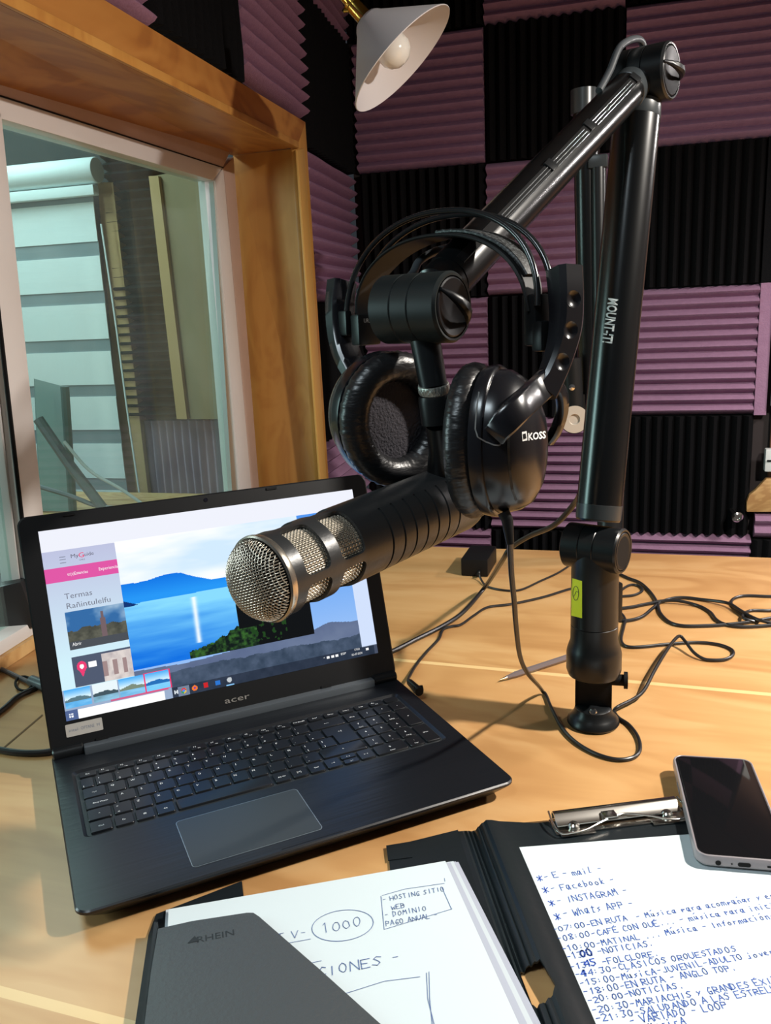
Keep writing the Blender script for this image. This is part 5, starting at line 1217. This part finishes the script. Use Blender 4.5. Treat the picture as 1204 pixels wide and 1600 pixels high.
# stack on the left
A0 = onz(250, 1425, .009); A1 = onz(701, 1346, .009); r1_ = (A1 - A0).normalized(); d1_ = V((r1_.y, -r1_.x, 0))
ang0 = math.atan2(r1_.y, r1_.x)
specs = [(-.0030, .0000, 0.0, 0), (.0010, .0012, .9, 1), (.0040, -.0010, 1.5, 2), (.0062, -.0016, 1.1, 3), (-.0040, -.0040, -.8, 4), (.0088, -.0034, 2.2, 5), (-.0060, -.0065, -1.2, 6)]
TRC = A1
for i, (ox, oy, rot, k) in enumerate(specs):
    z = .0098 - k * .0011; a = ang0 + math.radians(rot * .5); r_ = V((math.cos(a), math.sin(a), 0)); d_ = V((r_.y, -r_.x, 0))
    tr = TRC + r1_ * ox - d1_ * oy * 1.0 * -1; tr = V((tr.x, tr.y, z))
    w__ = .2135 if ox >= -.001 else .216
    if ox < -.001: tr = tr - r1_ * 0
    P4 = [tr, tr - r_ * w__, tr - r_ * w__ + d_ * .297, tr + d_ * .297]
    sh_ = MB().prism(P4, (0, 0, .0003)).build('paper_sheet', mat('paper_b', (0.38, 0.40, 0.47) if k % 2 else (0.5, 0.54, 0.58), 0.8) if 0 else mat('paper_%d' % (k % 2), (0.38, 0.40, 0.47) if k % 2 else (0.50, 0.55, 0.58), 0.8) if i else paperm, None, smooth=0)
    if i == 0:
        tag(sh_, 'topmost white sheet of the left stack with an ellipse and a boxed note', 'paper', 'sheets in the left stack'); top_sheet = sh_
    else: tag(sh_, 'blank white sheet fanned out beneath the top sheet of the left stack', 'paper', 'sheets in the left stack')
h1 = MB(); Z1 = .0104
def q1_(x, y): return onz(x, y, Z1)
hdir = q1_(705, 1400) - q1_(600, 1419)
hand(h1, '- HOSTING SITIO', q1_(598, 1409), hdir, .0050, .0030); hand(h1, 'WEB', q1_(612, 1421), hdir, .0044, .0032); hand(h1, '- DOMINIO', q1_(601, 1434), hdir, .0050, .0033); hand(h1, 'PAGO ANUAL -', q1_(603, 1447), hdir, .0048, .0031)
hand(h1, '1000', q1_(503, 1458), hdir, .0090, .0068, .0005); hand(h1, 'T V-', q1_(432, 1470), hdir, .0065, .0055); hand(h1, 'CIONES -', q1_(495, 1527), hdir, .0085, .0068, .0006)
for ln in ([(595, 1400), (600, 1452), (706, 1420)], [(597, 1399), (632, 1389), (694, 1380)], [(690, 1386), (705, 1420)], [(694, 1372), (695, 1377)], [(436, 1476), (485, 1467)], [(468, 1508), (502, 1501)], [(540, 1552), (600, 1533), (656, 1526)], [(666, 1520), (668, 1560), (678, 1600), (680, 1620)], [(670, 1518), (671, 1560), (675, 1600)]):
    stroke(h1, [q1_(*p) for p in ln], .0004)
stroke(h1, [q1_(535 + 48 * math.cos(t * PI / 16) , 1446 + 24 * math.sin(t * PI / 16) - 5 * math.cos(t * PI / 16)) for t in range(33)], .0005)
h1.build('handwriting', mat('blue_black_ink', (0.08, 0.13, 0.30), 0.6), top_sheet, smooth=0)

# ------------------------------------------------------------------ phone
zt = .0178; pTL, pTR, pBL = onz(1049, 1178, zt), onz(1174, 1187, zt), onz(1087, 1336, zt)
pdn = (pBL - pTL).normalized(); prt = V((-pdn.y, pdn.x, 0)); prt = prt if prt.dot(pTR - pTL) > 0 else -prt
PLn = (pBL - pTL).length; PWd = (pTR - pTL).dot(prt); 
ph = thing('smartphone', 'black screened smartphone in a grey case lying over the clipboard corner', 'phone', pTL + prt * PWd / 2 + pdn * PLn / 2)
def pr_(x, y, z): return pTL + prt * x - pdn * -y + V((0, 0, z))
def ring(x0, y0, x1, y1, r, z): return [pr_(a, b, z) for a, b in rrect(x0, y0, x1, y1, r, 7)]
TH = .0098
MB().loops([ring(.002, .002, PWd - .002, PLn - .002, .009, -TH), ring(0, 0, PWd, PLn, .010, -TH + .0025), ring(0, 0, PWd, PLn, .010, -.0022), ring(.0008, .0008, PWd - .0008, PLn - .0008, .0095, -.0002), ring(.0016, .0016, PWd - .0016, PLn - .0016, .009, .0002), ring(.0024, .0024, PWd - .0024, PLn - .0024, .0085, -.0006)]).build('case', mat('phone_case', (0.27, 0.24, 0.25), 0.30, 0, 0.5), ph)
MB().loops([ring(.0026, .0026, PWd - .0026, PLn - .003, .008, -.0008), ring(.0026, .0026, PWd - .0026, PLn - .003, .008, .0000), ring(.0034, .0034, PWd - .0034, PLn - .0038, .0075, .0003)]).build('screen', mat('phone_glass', (0.006, 0.006, 0.007), 0.06, 0, 0.6), ph, smooth=60)
def port(x, w_, h_, nm):
    q = [(a, b) for a, b in rrect(-w_ / 2, -h_ / 2, w_ / 2, h_ / 2, h_ * .49, 5)]
    return MB().prism([pr_(x + a, PLn + .0001, -.0052 + b) for a, b in q], pdn * .0003).build(nm, matt, ph)
port(.0165, .0042, .0042, 'headphone_jack'); port(.0265, .0012, .0012, 'microphone_hole'); port(PWd / 2, .0095, .0035, 'charging_port'); port(.056, .008, .0014, 'speaker_slot')
MB().box(pr_(-.0003, .052, -.005), (.0008, .016, .0025), Matrix((prt, pdn, V((0, 0, 1)))).transposed()).build('side_button', MATS['phone_case'], ph)
